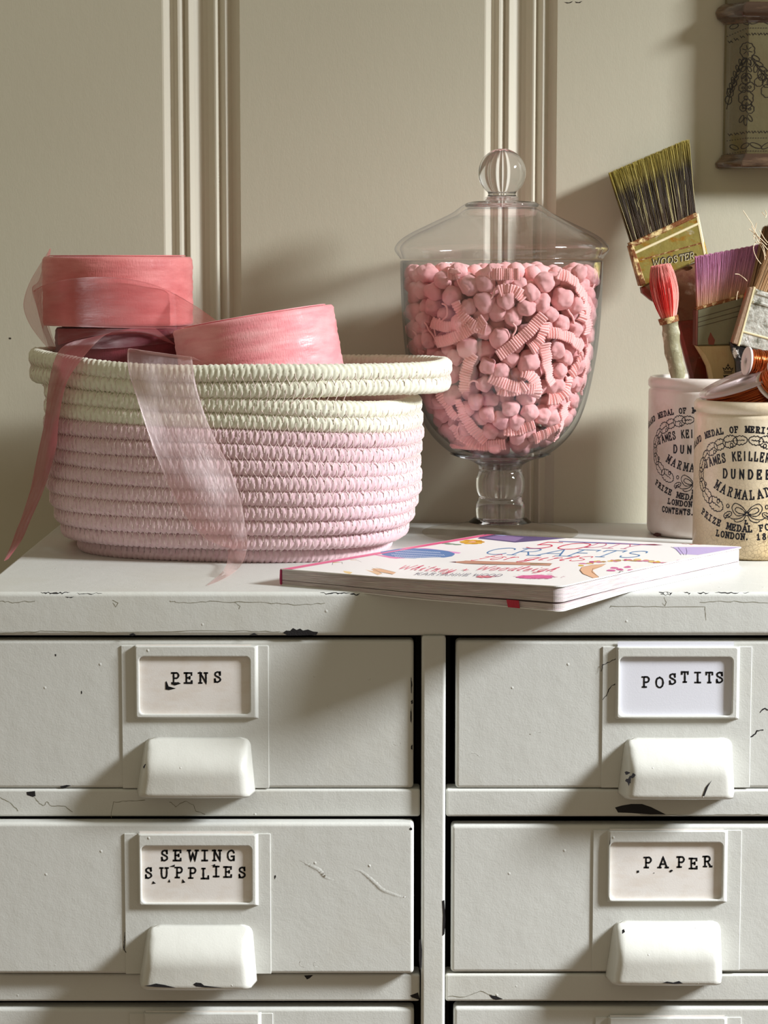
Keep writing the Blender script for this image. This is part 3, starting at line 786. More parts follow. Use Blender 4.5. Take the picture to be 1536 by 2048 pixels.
# ================================================================= RIBBONS
def sheer_mat(name, col, alpha, edge_alpha, gloss=.35, streak=(8, 900)):
    m = bpy.data.materials.new(name); m.use_nodes = True
    nt = m.node_tree; N = nt.nodes; L = nt.links
    for n in list(N): N.remove(n)
    out = N.new('ShaderNodeOutputMaterial')
    tr = N.new('ShaderNodeBsdfTransparent'); tr.inputs[0].default_value = (1, .97, .96, 1)
    df = N.new('ShaderNodeBsdfDiffuse'); df.inputs[0].default_value = (*lin(col), 1)
    tl = N.new('ShaderNodeBsdfTranslucent'); tl.inputs[0].default_value = (*lin(col), 1)
    gs = N.new('ShaderNodeBsdfGlossy'); gs.inputs[0].default_value = (1, .86, .86, 1); gs.inputs['Roughness'].default_value = .4
    uv = N.new('ShaderNodeUVMap')
    mp = N.new('ShaderNodeMapping'); mp.inputs['Scale'].default_value = (streak[0], streak[1], 1); L.new(uv.outputs[0], mp.inputs[0])
    nz = N.new('ShaderNodeTexNoise'); nz.inputs['Scale'].default_value = 1; nz.inputs['Detail'].default_value = 4; L.new(mp.outputs[0], nz.inputs['Vector'])
    mp2 = N.new('ShaderNodeMapping'); mp2.inputs['Scale'].default_value = (5, 2.2, 1); L.new(uv.outputs[0], mp2.inputs[0])
    nz2 = N.new('ShaderNodeTexNoise'); nz2.inputs['Scale'].default_value = 1; nz2.inputs['Detail'].default_value = 3; L.new(mp2.outputs[0], nz2.inputs['Vector'])
    bp = N.new('ShaderNodeBump'); bp.inputs['Distance'].default_value = .0011; bp.inputs['Strength'].default_value = 1; L.new(nz.outputs[0], bp.inputs['Height'])
    L.new(bp.outputs[0], gs.inputs['Normal'])
    m1 = N.new('ShaderNodeMixShader'); m1.inputs[0].default_value = .45; L.new(df.outputs[0], m1.inputs[1]); L.new(tl.outputs[0], m1.inputs[2])
    r2 = N.new('ShaderNodeMapRange'); r2.inputs[1].default_value = .40; r2.inputs[2].default_value = .66; r2.inputs[3].default_value = gloss * .3; r2.inputs[4].default_value = gloss
    L.new(nz2.outputs[0], r2.inputs[0])
    m2 = N.new('ShaderNodeMixShader'); L.new(r2.outputs[0], m2.inputs[0]); L.new(m1.outputs[0], m2.inputs[1]); L.new(gs.outputs[0], m2.inputs[2])
    # woven selvedge: denser at both long edges (v near 0 or 1)
    sp = N.new('ShaderNodeSeparateXYZ'); L.new(uv.outputs[0], sp.inputs[0])
    a = N.new('ShaderNodeMath'); a.operation = 'SUBTRACT'; a.inputs[1].default_value = .5; L.new(sp.outputs[1], a.inputs[0])
    b = N.new('ShaderNodeMath'); b.operation = 'ABSOLUTE'; L.new(a.outputs[0], b.inputs[0])
    c = N.new('ShaderNodeMapRange'); c.inputs[1].default_value = .470; c.inputs[2].default_value = .485; c.inputs[3].default_value = alpha; c.inputs[4].default_value = edge_alpha
    L.new(b.outputs[0], c.inputs[0])
    d = N.new('ShaderNodeMapRange'); d.inputs[1].default_value = .3; d.inputs[2].default_value = .7; d.inputs[3].default_value = -.07; d.inputs[4].default_value = .1; L.new(nz.outputs[0], d.inputs[0])
    e = N.new('ShaderNodeMath'); e.operation = 'ADD'; e.use_clamp = True; L.new(c.outputs[0], e.inputs[0]); L.new(d.outputs[0], e.inputs[1])
    m3 = N.new('ShaderNodeMixShader'); L.new(e.outputs[0], m3.inputs[0]); L.new(tr.outputs[0], m3.inputs[1]); L.new(m2.outputs[0], m3.inputs[2])
    L.new(m3.outputs[0], out.inputs[0])
    return m
M_sheer_pale = sheer_mat('sheer_pale_pink', (214, 172, 166), .38, .85, .5)
M_sheer_rose = sheer_mat('sheer_rose', (214, 132, 132), .40, .85, .28)
M_sheer_mauve = sheer_mat('sheer_mauve', (186, 100, 106), .74, .95, .3)
M_sheer_wine = sheer_mat('sheer_wine', (150, 62, 78), .66, .95, .3)
def strip(name, left, right, m, parent, nu=90, nv=10, bulge=0.0, flat_uv=True):
    """ribbon between two edge curves; each edge: list of world points"""
    a = catmull(left, nu); b = catmull(right, nu)
    t = np.linspace(0, 1, nv)
    V = a[:, None, :] * (1 - t)[None, :, None] + b[:, None, :] * t[None, :, None]
    if bulge:
        d = np.sin(pi * t)[None, :] * bulge
        V[:, :, 1] -= d
    uv = np.zeros((nu, nv, 2)); uv[:, :, 0] = np.linspace(0, 1, nu)[:, None]; uv[:, :, 1] = t[None, :]
    return mk(name, V.reshape(-1, 3), grid_faces(nu, nv), m, parent, True, uv=uv.reshape(-1, 2))
def roll_mat(name, col, col2, gloss=.5):
    m = bpy.data.materials.new(name); m.use_nodes = True
    nt = m.node_tree; N = nt.nodes; L = nt.links; b = N['Principled BSDF']
    b.inputs['Roughness'].default_value = .38; b.inputs['Specular IOR Level'].default_value = .5
    b.inputs['Sheen Weight'].default_value = .3
    tc = N.new('ShaderNodeTexCoord')
    def noise(st, sc, det=3):
        mp = N.new('ShaderNodeMapping'); mp.inputs['Scale'].default_value = st; L.new(tc.outputs['Object'], mp.inputs[0])
        n = N.new('ShaderNodeTexNoise'); n.inputs['Scale'].default_value = sc; n.inputs['Detail'].default_value = det; L.new(mp.outputs[0], n.inputs['Vector']); return n.outputs['Fac']
    f = noise((.25, .25, 1), 130)
    r = N.new('ShaderNodeValToRGB'); r.color_ramp.elements[0].position = .36; r.color_ramp.elements[1].position = .7
    r.color_ramp.elements[0].color = (*lin(col), 1); r.color_ramp.elements[1].color = (*lin(col2), 1)
    L.new(f, r.inputs[0]); L.new(r.outputs[0], b.inputs['Base Color'])
    g = noise((1, 1, .18), 1400, 2); bp = N.new('ShaderNodeBump'); bp.inputs['Distance'].default_value = .00022; bp.inputs['Strength'].default_value = 1; L.new(g, bp.inputs['Height'])
    g2 = noise((.3, .3, 1), 420, 3); bp2 = N.new('ShaderNodeBump'); bp2.inputs['Distance'].default_value = .0003; bp2.inputs['Strength'].default_value = 1; L.new(g2, bp2.inputs['Height']); L.new(bp.outputs[0], bp2.inputs['Normal'])
    L.new(bp2.outputs[0], b.inputs['Normal'])
    # patchy sheen of organza layers
    h = noise((1, 1, 1), 55, 4); mr = N.new('ShaderNodeMapRange'); mr.inputs[1].default_value = .5; mr.inputs[2].default_value = .66; mr.inputs[3].default_value = .62; mr.inputs[4].default_value = .3; L.new(h, mr.inputs[0]); L.new(mr.outputs[0], b.inputs['Roughness'])
    return m
M_rollA = roll_mat('coral_organza_roll', (206, 106, 106), (226, 136, 134))
M_rollB = roll_mat('burgundy_organza_roll', (112, 38, 50), (136, 56, 66))
M_rollC = roll_mat('pink_organza_roll', (236, 142, 148), (248, 176, 178))
def spool(name, cx, cy_, z0, z1, R, m, label, tilt=None, mm=None):
    """wound roll of ribbon: slightly uneven side, soft rounded rims, hollow core"""
    root = thing(name, (cx, cy_, z0), label, 'ribbon', 'rolls of organza ribbon in the basket')
    h = z1 - z0; n = 26
    pr = []
    pr.append((R * .42, 0.0)); pr.append((R * .75, .0006))
    for i in range(n):
        t = i / (n - 1)
        rr = R * (1 - .02 * abs(2 * t - 1) ** 20) + .0002 * sin(t * 23 + R * 900) + .00022 * sin(t * 61)
        pr.append((rr, .0008 + (h - .0016) * t))
    pr += [(R * .75, h - .0004), (R * .42, h)]
    a = np.linspace(0, 2 * pi, 128, endpoint=False)
    # closed core
    pr += [(R * .42, h), (R * .42, 0)]
    lathe('wound_ribbon', [(r, z0 + z) for r, z in pr], cx, cy_, m, root, 128, True, closed=False)
    lathe('core', [(R * .419, z0), (R * .419, z0 + h), (R * .36, z0 + h), (R * .36, z0), (R * .419, z0)], cx, cy_, mat('cardboard_core', (196, 170, 140), .9), root, 48)
    # wound edges seen on the flat faces
    Bg = Bag()
    for k in range(9):
        rr = R * (.5 + .05 * k); aa = np.linspace(0, 2 * pi, 60)
        Bg.tube(np.stack([cx + rr * np.cos(aa), cy_ + rr * np.sin(aa), np.full(60, z0 + h - .0003 + .0002 * (k % 3))], 1), .0004, 4)
    Bg.build('wound_edge', m, root)
    return root
pc = lambda px, py, y: P(px, py, y)
SA = P(236, 590, .265); zA0 = Z(656, .21); zA1 = Z(524, .21)
RA = 148 * (.21 + .26 + 1.476) / 4557 if False else .0568
rollA = spool('ribbon_roll', SA.x, .2650, zA0, zA0 + .0530, RA, M_rollA, 'wide coral organza ribbon roll lying flat on top of the burgundy one')
rollB = spool('ribbon_roll', P(262, 680, .27).x, .2700, zA0 - .0510, zA0 - .0004, .0575, M_rollB, 'burgundy organza ribbon roll half sunk in the basket under the coral roll')
rollC = spool('ribbon_roll', 0, 0, -.026, .026, .0600, M_rollC, 'tilted light pink organza ribbon roll leaning at the right of the basket')
cC = P(517, 700, .205)
rollC.location = (0, 0, 0)
for ch_ in rollC.children: ch_.location = (0, 0, 0)
for ch_ in rollC.children:
    me = ch_.data; k = np.zeros(len(me.vertices) * 3); me.vertices.foreach_get('co', k); k = k.reshape(-1, 3); k[:, 2] += -.026; me.vertices.foreach_set('co', k.ravel()); me.update()
rollC.location = (cC.x, .208, Z(703, .208))
rollC.rotation_euler = (radians(-2), radians(-9.5), 0)
# a hidden roll below carries the pair
spool('ribbon_roll', P(262, 680, .27).x + .004, .268, .0045, .0620, .055, M_rollC, 'pink organza ribbon roll at the bottom of the basket under the burgundy one')
spool('ribbon_roll', P(262, 680, .27).x + .002, .269, .0622, zA0 - .0512, .056, M_rollA, 'second coral organza ribbon roll buried in the basket below the burgundy one')

# -- loop of sheer ribbon round the coral roll
def onroll(px, py, cx=SA.x, cy_=.265, R=RA + .0042):
    """point where the view of (px,py) meets the roll's side"""
    d = ray(px, py); o = CAM
    a = d.x ** 2 + d.y ** 2; b = 2 * ((o.x - cx) * d.x + (o.y - cy_) * d.y); c = (o.x - cx) ** 2 + (o.y - cy_) ** 2 - R * R
    D = b * b - 4 * a * c
    if D <= 0: return P(px, py, cy_)
    return o + d * ((-b - sqrt(D)) / (2 * a))
top = [(86, 571), (120, 561), (167, 555), (234, 555), (300, 567), (350, 588)]
bot = [(88, 652), (122, 653), (167, 654), (234, 656), (300, 657), (352, 657)]
lf = [P(66, 582, .285)] + [onroll(*q) for q in top] + [P(400, 618, .200), P(436, 644, .192), P(467, 668, .190)]
rt = [P(92, 690, .285)] + [onroll(*q) for q in bot] + [P(396, 660, .202), P(430, 664, .193), P(462, 669, .190)]
strip('trailing_band', lf, rt, M_sheer_rose, rollA, 120, 14)
# fold standing up at the left of the roll
strip('trailing_fold', [P(100, 497, .262), P(78, 532, .258), P(58, 568, .254), (P(47, 608, .250)), P(55, 640, .25), P(72, 668, .25), P(96, 697, .25)],
      [P(101, 498, .262), P(96, 535, .262), P(86, 571, .262), P(83, 608, .262), P(90, 640, .262), P(100, 670, .262), P(114, 700, .258)], M_sheer_rose, rollA, 70, 8, .004)
strip('trailing_fold', [P(100, 497, .270), P(88, 528, .272), P(77, 562, .275), (P(64, 578, .278)), P(74, 615, .28), P(83, 650, .28), P(98, 695, .27)],
      [P(101, 498, .270), P(98, 535, .275), P(93, 571, .28), P(92, 608, .28), P(96, 640, .28), P(104, 670, .275), P(118, 700, .27)], M_sheer_rose, rollA, 70, 8, -.004)
# -- mauve tail from the burgundy roll, over the rim and down to the cabinet
BF = bas_front
Rl = [P(312, 657, .215), P(262, 658, .205), P(225, 664, .185), P(198, 680, .155)] + [BF(160, 723, .0075), BF(132, 769, .0095), BF(118, 837, .0110), BF(112, 897, .012)] + [P(94, 960, .178), P(84, 988, .180), P(62, 1038, .182), P(44, 1079, .180), PZ(17, 1118, .0008)]
Ll = [P(352, 690, .215), P(280, 668, .212), P(180, 676, .195), P(122, 697, .182), P(99, 760, .178)] + [P(90, 837, .185), P(76, 906, .190), P(62, 974, .192), P(57, 992, .192), P(42, 1038, .190), P(32, 1062, .188), P(23, 1088, .185), PZ(8, 1122, .0008)]
strip('trailing_tail', Ll, Rl, M_sheer_mauve, rollB, 150, 10, .002)
strip('trailing_loop', [onroll(335, 660, P(262, 680, .27).x, .27, .0590), onroll(280, 656, P(262, 680, .27).x, .27, .0590), onroll(200, 664, P(262, 680, .27).x, .27, .0590), onroll(150, 680, P(262, 680, .27).x, .27, .0590), P(116, 692, .25)],
      [onroll(352, 684, P(262, 680, .27).x, .27, .0590), onroll(300, 690, P(262, 680, .27).x, .27, .0590), onroll(230, 696, P(262, 680, .27).x, .27, .0590), onroll(160, 698, P(262, 680, .27).x, .27, .0590), P(116, 697, .25)], M_sheer_wine, rollB, 60, 8)
# upper band of the burgundy roll running right to the crossing point
strip('trailing_band', [onroll(115, 658, P(262, 680, .27).x, .27, .0600), onroll(180, 657, P(262, 680, .27).x, .27, .0600), onroll(260, 658, P(262, 680, .27).x, .27, .0600), onroll(350, 660, P(262, 680, .27).x, .27, .0600), P(410, 664, .20), P(464, 668, .192)],
      [onroll(116, 690, P(262, 680, .27).x, .27, .0600), onroll(175, 674, P(262, 680, .27).x, .27, .0600), onroll(262, 664, P(262, 680, .27).x, .27, .0600), onroll(345, 676, P(262, 680, .27).x, .27, .0600), P(385, 684, .196), P(460, 671, .191)], M_sheer_mauve, rollB, 80, 8)
# -- pale sheer ribbon hanging down the front of the basket
pr_l = [P(300, 708, .170), BF(262, 697, -.0005), BF(255, 706, .0014)] + [BF(a, b, .0016) for a, b in ((258, 745), (275, 800), (297, 868), (318, 925), (345, 985), (378, 1040), (408, 1075))] + [BF(440, 1090, .003), BF(454, 1098, .005), BF(456, 1116, .009), PZ(450, 1136, .006), PZ(436, 1152, .0010), PZ(414, 1169.5, .0006)]
pr_r = [P(402, 722, .160), BF(385, 714, -.0005), BF(385, 722, .0014)] + [BF(a, b, .0018) for a, b in ((391, 765), (408, 825), (430, 878), (455, 925))] + [BF(472, 970, .003), BF(484, 1010, .004), BF(490, 1050, .006), BF(494, 1080, .009), BF(492, 1105, .013), PZ(484, 1127, .008), PZ(470, 1143, .003), PZ(446, 1158, .0012), PZ(417, 1170, .0007)]
hang = mk('x', [(0, 0, 0)], [], None, None); bpy.data.objects.remove(hang)
HB = P(416, 1170, .069); HB.z = 0
hr = thing('ribbon_tail', (HB.x, HB.y, 0), 'pale sheer pink ribbon end hanging down the front of the rope basket', 'ribbon')
strip('ribbon_strip', pr_l, pr_r, M_sheer_pale, hr, 170, 14, .0015)

# ================================================================= GLASS JAR
JX = P(1000, 1068, .313).x; JY = 0.313
def glass_mat(name, tint=(.93, .94, .97), rough=0.0, ior=1.5):
    m = bpy.data.materials.new(name); m.use_nodes = True
    b = m.node_tree.nodes['Principled BSDF']
    b.inputs['Base Color'].default_value = (*tint, 1); b.inputs['Roughness'].default_value = rough
    b.inputs['Transmission Weight'].default_value = 1; b.inputs['IOR'].default_value = ior
    return m
M_glass = glass_mat('solid_glass')
def thin_glass(name, tint, edge, lo=.08, hi=.75, start=.60):
    """a wall of blown glass: clear straight on, greyer and mirror-like at grazing angles"""
    m = bpy.data.materials.new(name); m.use_nodes = True
    nt = m.node_tree; N = nt.nodes; L = nt.links
    for n in list(N): N.remove(n)
    out = N.new('ShaderNodeOutputMaterial'); lw = N.new('ShaderNodeLayerWeight'); lw.inputs[0].default_value = .5
    mr = N.new('ShaderNodeMapRange'); mr.inputs[1].default_value = start; mr.inputs[2].default_value = .98; L.new(lw.outputs['Facing'], mr.inputs[0])
    pw = N.new('ShaderNodeMath'); pw.operation = 'POWER'; pw.inputs[1].default_value = 1.6; L.new(mr.outputs[0], pw.inputs[0])
    mx = N.new('ShaderNodeMix'); mx.data_type = 'RGBA'; mx.inputs[6].default_value = (*tint, 1); mx.inputs[7].default_value = (*edge, 1); L.new(pw.outputs[0], mx.inputs[0])
    tr = N.new('ShaderNodeBsdfTransparent'); L.new(mx.outputs[2], tr.inputs[0])
    gs = N.new('ShaderNodeBsdfGlossy'); gs.inputs['Roughness'].default_value = .02; gs.inputs[0].default_value = (.95, .97, 1, 1)
    f1 = N.new('ShaderNodeMath'); f1.operation = 'POWER'; f1.inputs[1].default_value = 4.5; L.new(lw.outputs['Facing'], f1.inputs[0])
    fr = N.new('ShaderNodeMapRange'); fr.inputs[3].default_value = .035; fr.inputs[4].default_value = hi; L.new(f1.outputs[0], fr.inputs[0])
    s = N.new('ShaderNodeMixShader'); L.new(fr.outputs[0], s.inputs[0]); L.new(tr.outputs[0], s.inputs[1]); L.new(gs.outputs[0], s.inputs[2])
    L.new(s.outputs[0], out.inputs[0])
    return m
M_thin = thin_glass('blown_glass_wall', (.98, .982, .99), (.30, .32, .38), start=.50)
M_thinl = thin_glass('blown_glass_lid', (.985, .985, .99), (.60, .60, .66), hi=.6, start=.72)
jar = thing('glass_jar', (JX, JY, 0), 'tall footed clear glass apothecary jar with domed lid, filled with pink pompom trim', 'jar')
JS = (JY - CAM.y) / F
zj = lambda py: Z(py, JY)
def jprof(lst): return [(a * JS, zj(b)) for a, b in lst]
def smooth_prof(lst, n):
    q = catmull([(a, b, 0) for a, b in lst], n); return [(max(0, a), b) for a, b, _ in q]
zoff = zj(1070)
# foot
foot = [(0.0001, .0004), (.058, .0004), (.0608, .0010), (.0616, .0022), (.0600, .0034), (.050, .0050), (.034, .0075), (.0245, .0110), (.0205, .0140), (.0001, .0141)]
M_footg = thin_glass('dusty_glass_foot', (.93, .91, .87), (.6, .6, .62), hi=.30, start=.94)
lathe('foot', [foot[0]] + smooth_prof(foot[1:7], 30) + [(.0252, .0102), (.0001, .0102)], JX, JY, M_footg, jar, 96)
lathe('foot_collar', [(.0001, .0104)] + smooth_prof([(.0250, .0104), (.0235, .0116), (.0205, .0138)], 12) + [(.0001, .0141)], JX, JY, M_glass, jar, 96)
# two beads
zt = zj(937)
st = [(.0001, .0142), (.0172, .0142), (.0176, zj(1044)), (.0188, zj(1034)), (.0193, zj(1020)), (.0188, zj(1006)), (.0168, zj(994)), (.0186, zj(982)), (.0193, zj(967)), (.0188, zj(954)), (.0170, zj(943)), (.0168, zj(938)), (.0001, zj(937.5))]
lathe('stem', [st[0]] + smooth_prof(st[1:-1], 56) + [st[-1]], JX, JY, M_glass, jar, 96)
# bowl: outer wall then inner wall
RIMZ = zj(521)
outer = [(43, 936), (44, 930), (60, 921), (95, 908), (128, 882), (152, 850), (170, 806), (183, 751), (193, 690), (198.5, 620), (201, 560), (201.5, 523)]
outer = smooth_prof(jprof(outer), 60)
inner = [(1, 912), (40, 910), (85, 897), (120, 872), (145, 842), (163, 800), (177, 748), (187, 690), (193.5, 620), (196.5, 560), (197, 523)]
inner = smooth_prof(jprof(inner), 60)
lathe('bowl', outer + [(inner[-1][0] + .0008, outer[-1][1] + .0007)] + inner[::-1], JX, JY, M_thin, jar, 128)
# thick glass at the bottom of the bowl
bt = [(.0001, zj(937) + .0001), (.0168, zj(937) + .0001), (.0176, zj(928)), (.0225, zj(921)), (.0330, zj(914)), (.0400, zj(907)), (.0300, zj(909.5)), (.0001, zj(911))]
lathe('bowl_base', bt, JX, JY, M_glass, jar, 96)
# lid
lid_o = [(0, 396), (31, 396), (33, 403), (40, 405.5), (62, 406), (76, 412), (94, 425), (106, 432), (143, 450), (178, 467), (200, 481), (211, 494), (212.5, 503), (208, 511), (203, 517), (201.5, 520)]
lid_i = [(196, 520), (200, 508), (202, 498), (194, 486), (172, 471), (140, 456), (104, 439), (90, 433), (70, 420), (50, 418), (0, 418)]
lo = smooth_prof(jprof(lid_o), 70); li = smooth_prof(jprof(lid_i), 60)
lidz = .0009
lathe('lid', [(a, b + lidz) for a, b in lo + li], JX, JY, M_thinl, jar, 128)
# solid boss under the knob and the ball itself
boss = smooth_prof(jprof([(30, 397), (33, 402.5), (42, 404.5), (64, 406.5), (74, 412), (70, 418), (50, 417)]), 28)
lidob = [o for o in jar.children if o.name.startswith('lid')][0]
lathe('lid_boss', [(0.0001, boss[0][1] + lidz)] + [(a * .985, b + lidz + .0002) for a, b in boss] + [(0.0001, boss[-1][1] + lidz)], JX, JY, M_glass, lidob, 96)
kz = zj(348); kr = 47.5 * JS
kn = [(0.0001, kz + kr)] + [(kr * sin(a), kz + kr * cos(a)) for a in np.linspace(.04, 2.50, 50)] + [(27 * JS, zj(391)), (29 * JS, zj(395)), (0.0001, zj(396) )]
lathe('knob', [(a, b + lidz) for a, b in kn], JX, JY, M_glass, lidob, 96)

# ---- pompom trim inside
M_pom = mat('pompom_pink', (255, 196, 193), .95, .05, bumps=[(1300, .00022, 3, U1)], sheen=.15, sss=.0, var=[((254, 180, 178), 90, .4, .7, U1)])
M_gimp = mat('gimp_braid_pink', (255, 194, 188), .9, .1, bumps=[(1800, .0003, 2, U1)], sheen=.4)
trim = thing('pompom_trim', (JX, JY, zj(905)), 'tangle of soft pink pompom trim filling the glass jar', 'trim')
izs = np.array([q[1] for q in inner]); irs = np.array([q[0] for q in inner])
TOPZ = zj(537)
def rin(z): return np.interp(z, izs, irs)
variants = []
for k in range(7):
    bm = bmesh.new(); bmesh.ops.create_icosphere(bm, subdivisions=4, radius=1.0)
    off = Vector((k * 7.3, k * 3.1, 1.7)); 
    from mathutils import noise as mn
    for v in bm.verts:
        d = v.co.normalized()
        v.co = d * (1 + .26 * mn.noise(d * 1.2 + off) + .07 * mn.noise(d * 3.5 + off) + .012 * mn.noise(d * 14 + off))
        v.co.x *= 1 + .1 * ((k % 3) - 1)
    me = bpy.data.meshes.new('pompom'); bm.to_mesh(me); bm.free()
    me.polygons.foreach_set('use_smooth', np.ones(len(me.polygons), dtype=bool)); me.materials.append(M_pom)
    variants.append(me)
zmin = zj(908)
# dense core so no light shows through the heap
# gimp braid ribbons looping between the balls
gimp_pts = []
def braid_piece(p0, dirn, length, curl, width, seed):
    r = random.Random(seed)
    n = 56
    # path on a surface slightly inside the glass
    z, th = p0; a = dirn
    path = []
    for i in range(n):
        R = rin(z) - .0026 - .0009 * (1 + sin(i * .35 + seed))
        path.append((JX + R * cos(th), JY + R * sin(th), z))
        ds = length / n
        a += curl * (1 / n) + .03 * (r.random() - .5)
        z = min(max(z + sin(a) * ds, zmin + .010), TOPZ - .004); th += cos(a) * ds / max(R, .02)
    p = np.array(path); p = np.array(catmull(p[::3], n * 3))
    t = np.gradient(p, axis=0); t /= np.linalg.norm(t, axis=1)[:, None]
    nrm = np.stack([JX - p[:, 0], JY - p[:, 1], np.zeros(len(p))], 1); nrm /= np.linalg.norm(nrm, axis=1)[:, None]
    tw = np.sin(np.linspace(0, 3.5, len(p)) + seed) * .28
    gimp_pts.extend([tuple(q) for q in p[::8]])
    s = np.cross(t, nrm); s /= np.linalg.norm(s, axis=1)[:, None]
    s2 = s * np.cos(tw)[:, None] + nrm * np.sin(tw)[:, None]
    k = 9; u = np.linspace(-1, 1, k)
    L = np.linspace(0, length, len(p))
    rib = np.abs(np.sin(L / .0021 * pi))
    V = np.zeros((len(p), k, 3))
    for j in range(k):
        wv = width / 2 * (1 + .07 * (rib - .5)) if abs(u[j]) > .9 else width / 2
        wv = np.broadcast_to(wv, (len(p),))
        grid = (.00035 if j % 2 else 0)
        V[:, j, :] = p + s2 * (u[j] * wv)[:, None] - nrm * ((.0013 * rib + grid - .0006 * u[j] ** 2)[:, None])
    o = mk('gimp_braid', V.reshape(-1, 3), grid_faces(len(p), k), M_gimp, trim, True)
    so = o.modifiers.new('thick', 'SOLIDIFY'); so.thickness = .0008
    # loose twisted cords from the braid edge to the nearby balls
    return o
def at_jar(px, py):
    x = (px - 1000) * JS; z = zj(py); R = rin(z) - .004
    return z, -pi / 2 + asin(max(-.98, min(.98, x / R)))
gp = [((905, 545), 1.5, .030, .5), ((905, 600), -1.3, .030, 1.2), ((985, 705), .55, .042, .3), ((1075, 640), -1.5, .022, -1.2), ((1080, 660), 0.0, .040, -.5), ((1150, 580), -.8, .034, -.6), ((860, 640), -.4, .03, .8),
      ((870, 680), 0.1, .042, .6), ((1075, 680), -1.45, .030, .4), ((940, 700), -2.2, .028, .7), ((970, 745), -.5, .034, .5), ((1030, 735), -.1, .024, -1.8), ((1130, 745), .8, .020, .2), ((1165, 690), -1.2, .04, .5),
      ((910, 790), -1.5, .034, .7), ((900, 845), -1.2, .026, 1.2), ((1085, 790), -.3, .026, 2.2), ((1000, 850), -.2, .022, .8), ((900, 880), -.35, .05, .5), ((1060, 870), .3, .02, .5), ((1120, 800), -1.2, .03, .3),
      ((960, 535), .2, .03, .9), ((1100, 545), -.1, .03, -.9), ((860, 740), -1.3, .035, .3), ((1150, 640), 1.2, .02, .8), ((1040, 760), -2.4, .02, -1), ((985, 580), .4, .02, -1.4)]
for k, ((a, b), d_, ln, cu) in enumerate(gp):
    braid_piece(at_jar(a, b), d_, ln * 1.15, cu, .0090, k + 3)
r7 = random.Random(11)
pts = []
def try_add(x, y, z, r, gap):
    for (a, b, c, rr) in pts:
        if (a - x) ** 2 + (b - y) ** 2 + (c - z) ** 2 < ((r + rr) * gap) ** 2: return False
    pts.append((x, y, z, r)); return True
zmin = zj(908)
# outer shell against the glass, camera side
shell_n = 0
for tries in range(26000):
    r = r7.uniform(.0060, .0086)
    z = r7.uniform(zmin + r * .6, TOPZ - r * (.2 + 1.1 * r7.random()))
    th = r7.uniform(-pi - .25, .25)
    R = rin(z) - r - .0008 - r7.choice([0, 0, .0015, .003, .006])
    slope = (rin(z + .002) - rin(z - .002)) / .004
    R -= r * (sqrt(1 + slope * slope) - 1)
    if R < 0.002: continue
    gx, gy = JX + (R + r) * cos(th), JY + (R + r) * sin(th)
    if any((q[0] - gx) ** 2 + (q[1] - gy) ** 2 + (q[2] - z) ** 2 < .0078 ** 2 for q in gimp_pts): R -= .0062
    if R < .002: continue
    if rin(z - r) - .0006 < R and z < zj(860): continue
    if try_add(R * cos(th), R * sin(th), z, r, .83): shell_n += 1
    if shell_n >= 292: break
front = list(pts)
for (x, y, z, r) in front:
    o = bpy.data.objects.new('pompom', r7.choice(variants)); SC.collection.objects.link(o); o.parent = trim
    o.location = (x, y, z - trim.location.z); o.scale = (r * 1.04, r * 1.04, r * 1.04); o.rotation_euler = (r7.uniform(0, 6), r7.uniform(0, 6), r7.uniform(0, 6))
# the rest, deeper in and at the back, joined
for tries in range(14000):
    r = r7.uniform(.0062, .0080)
    z = r7.uniform(zmin + r, TOPZ - r * .3); th = r7.uniform(0, 2 * pi)
    Rm = rin(z) - r * 1.15
    if Rm < .003 or rin(max(z - r, zmin)) < r: continue
    Rd = Rm * sqrt(r7.random())
    if z - r * .8 < zmin: continue
    try_add(Rd * cos(th), Rd * sin(th), z, r, .84)
bm = bmesh.new(); bmesh.ops.create_icosphere(bm, subdivisions=2, radius=1.0)
bv = np.array([tuple(v.co) for v in bm.verts]); bm.verts.index_update(); bf = [[v.index for v in f.verts] for f in bm.faces]; bm.free()
V = []; Fs = []
for i, (x, y, z, r) in enumerate(pts[len(front):]):
    Fs += [[a + len(bv) * i for a in f] for f in bf]; V.append(bv * r * 1.08 + np.array([JX + x, JY + y, z]))
tag(mk('pompom_filling', np.vstack(V), Fs, M_pom, trim, True), kind='stuff')
cg = random.Random(4)
for k in range(22):
    x0_, y0_, z0_, r0_ = cg.choice(front)
    th = math.atan2(y0_, x0_); R = rin(z0_) - .003
    q = []
    a = cg.uniform(0, 6.28)
    for i in range(7):
        q.append((JX + (R - .001 * i % 2) * cos(th), JY + (R - .001) * sin(th), z0_ - r0_ * .3))
        z0_ = min(max(z0_ + sin(a) * .0035, zmin + .01), TOPZ - .003); th += cos(a) * .0035 / R; a += cg.uniform(-.9, .9); R = rin(z0_) - .003
    Bag().tube(catmull(q, 28), .0008, 6).build('gimp_cord', M_gimp, trim)

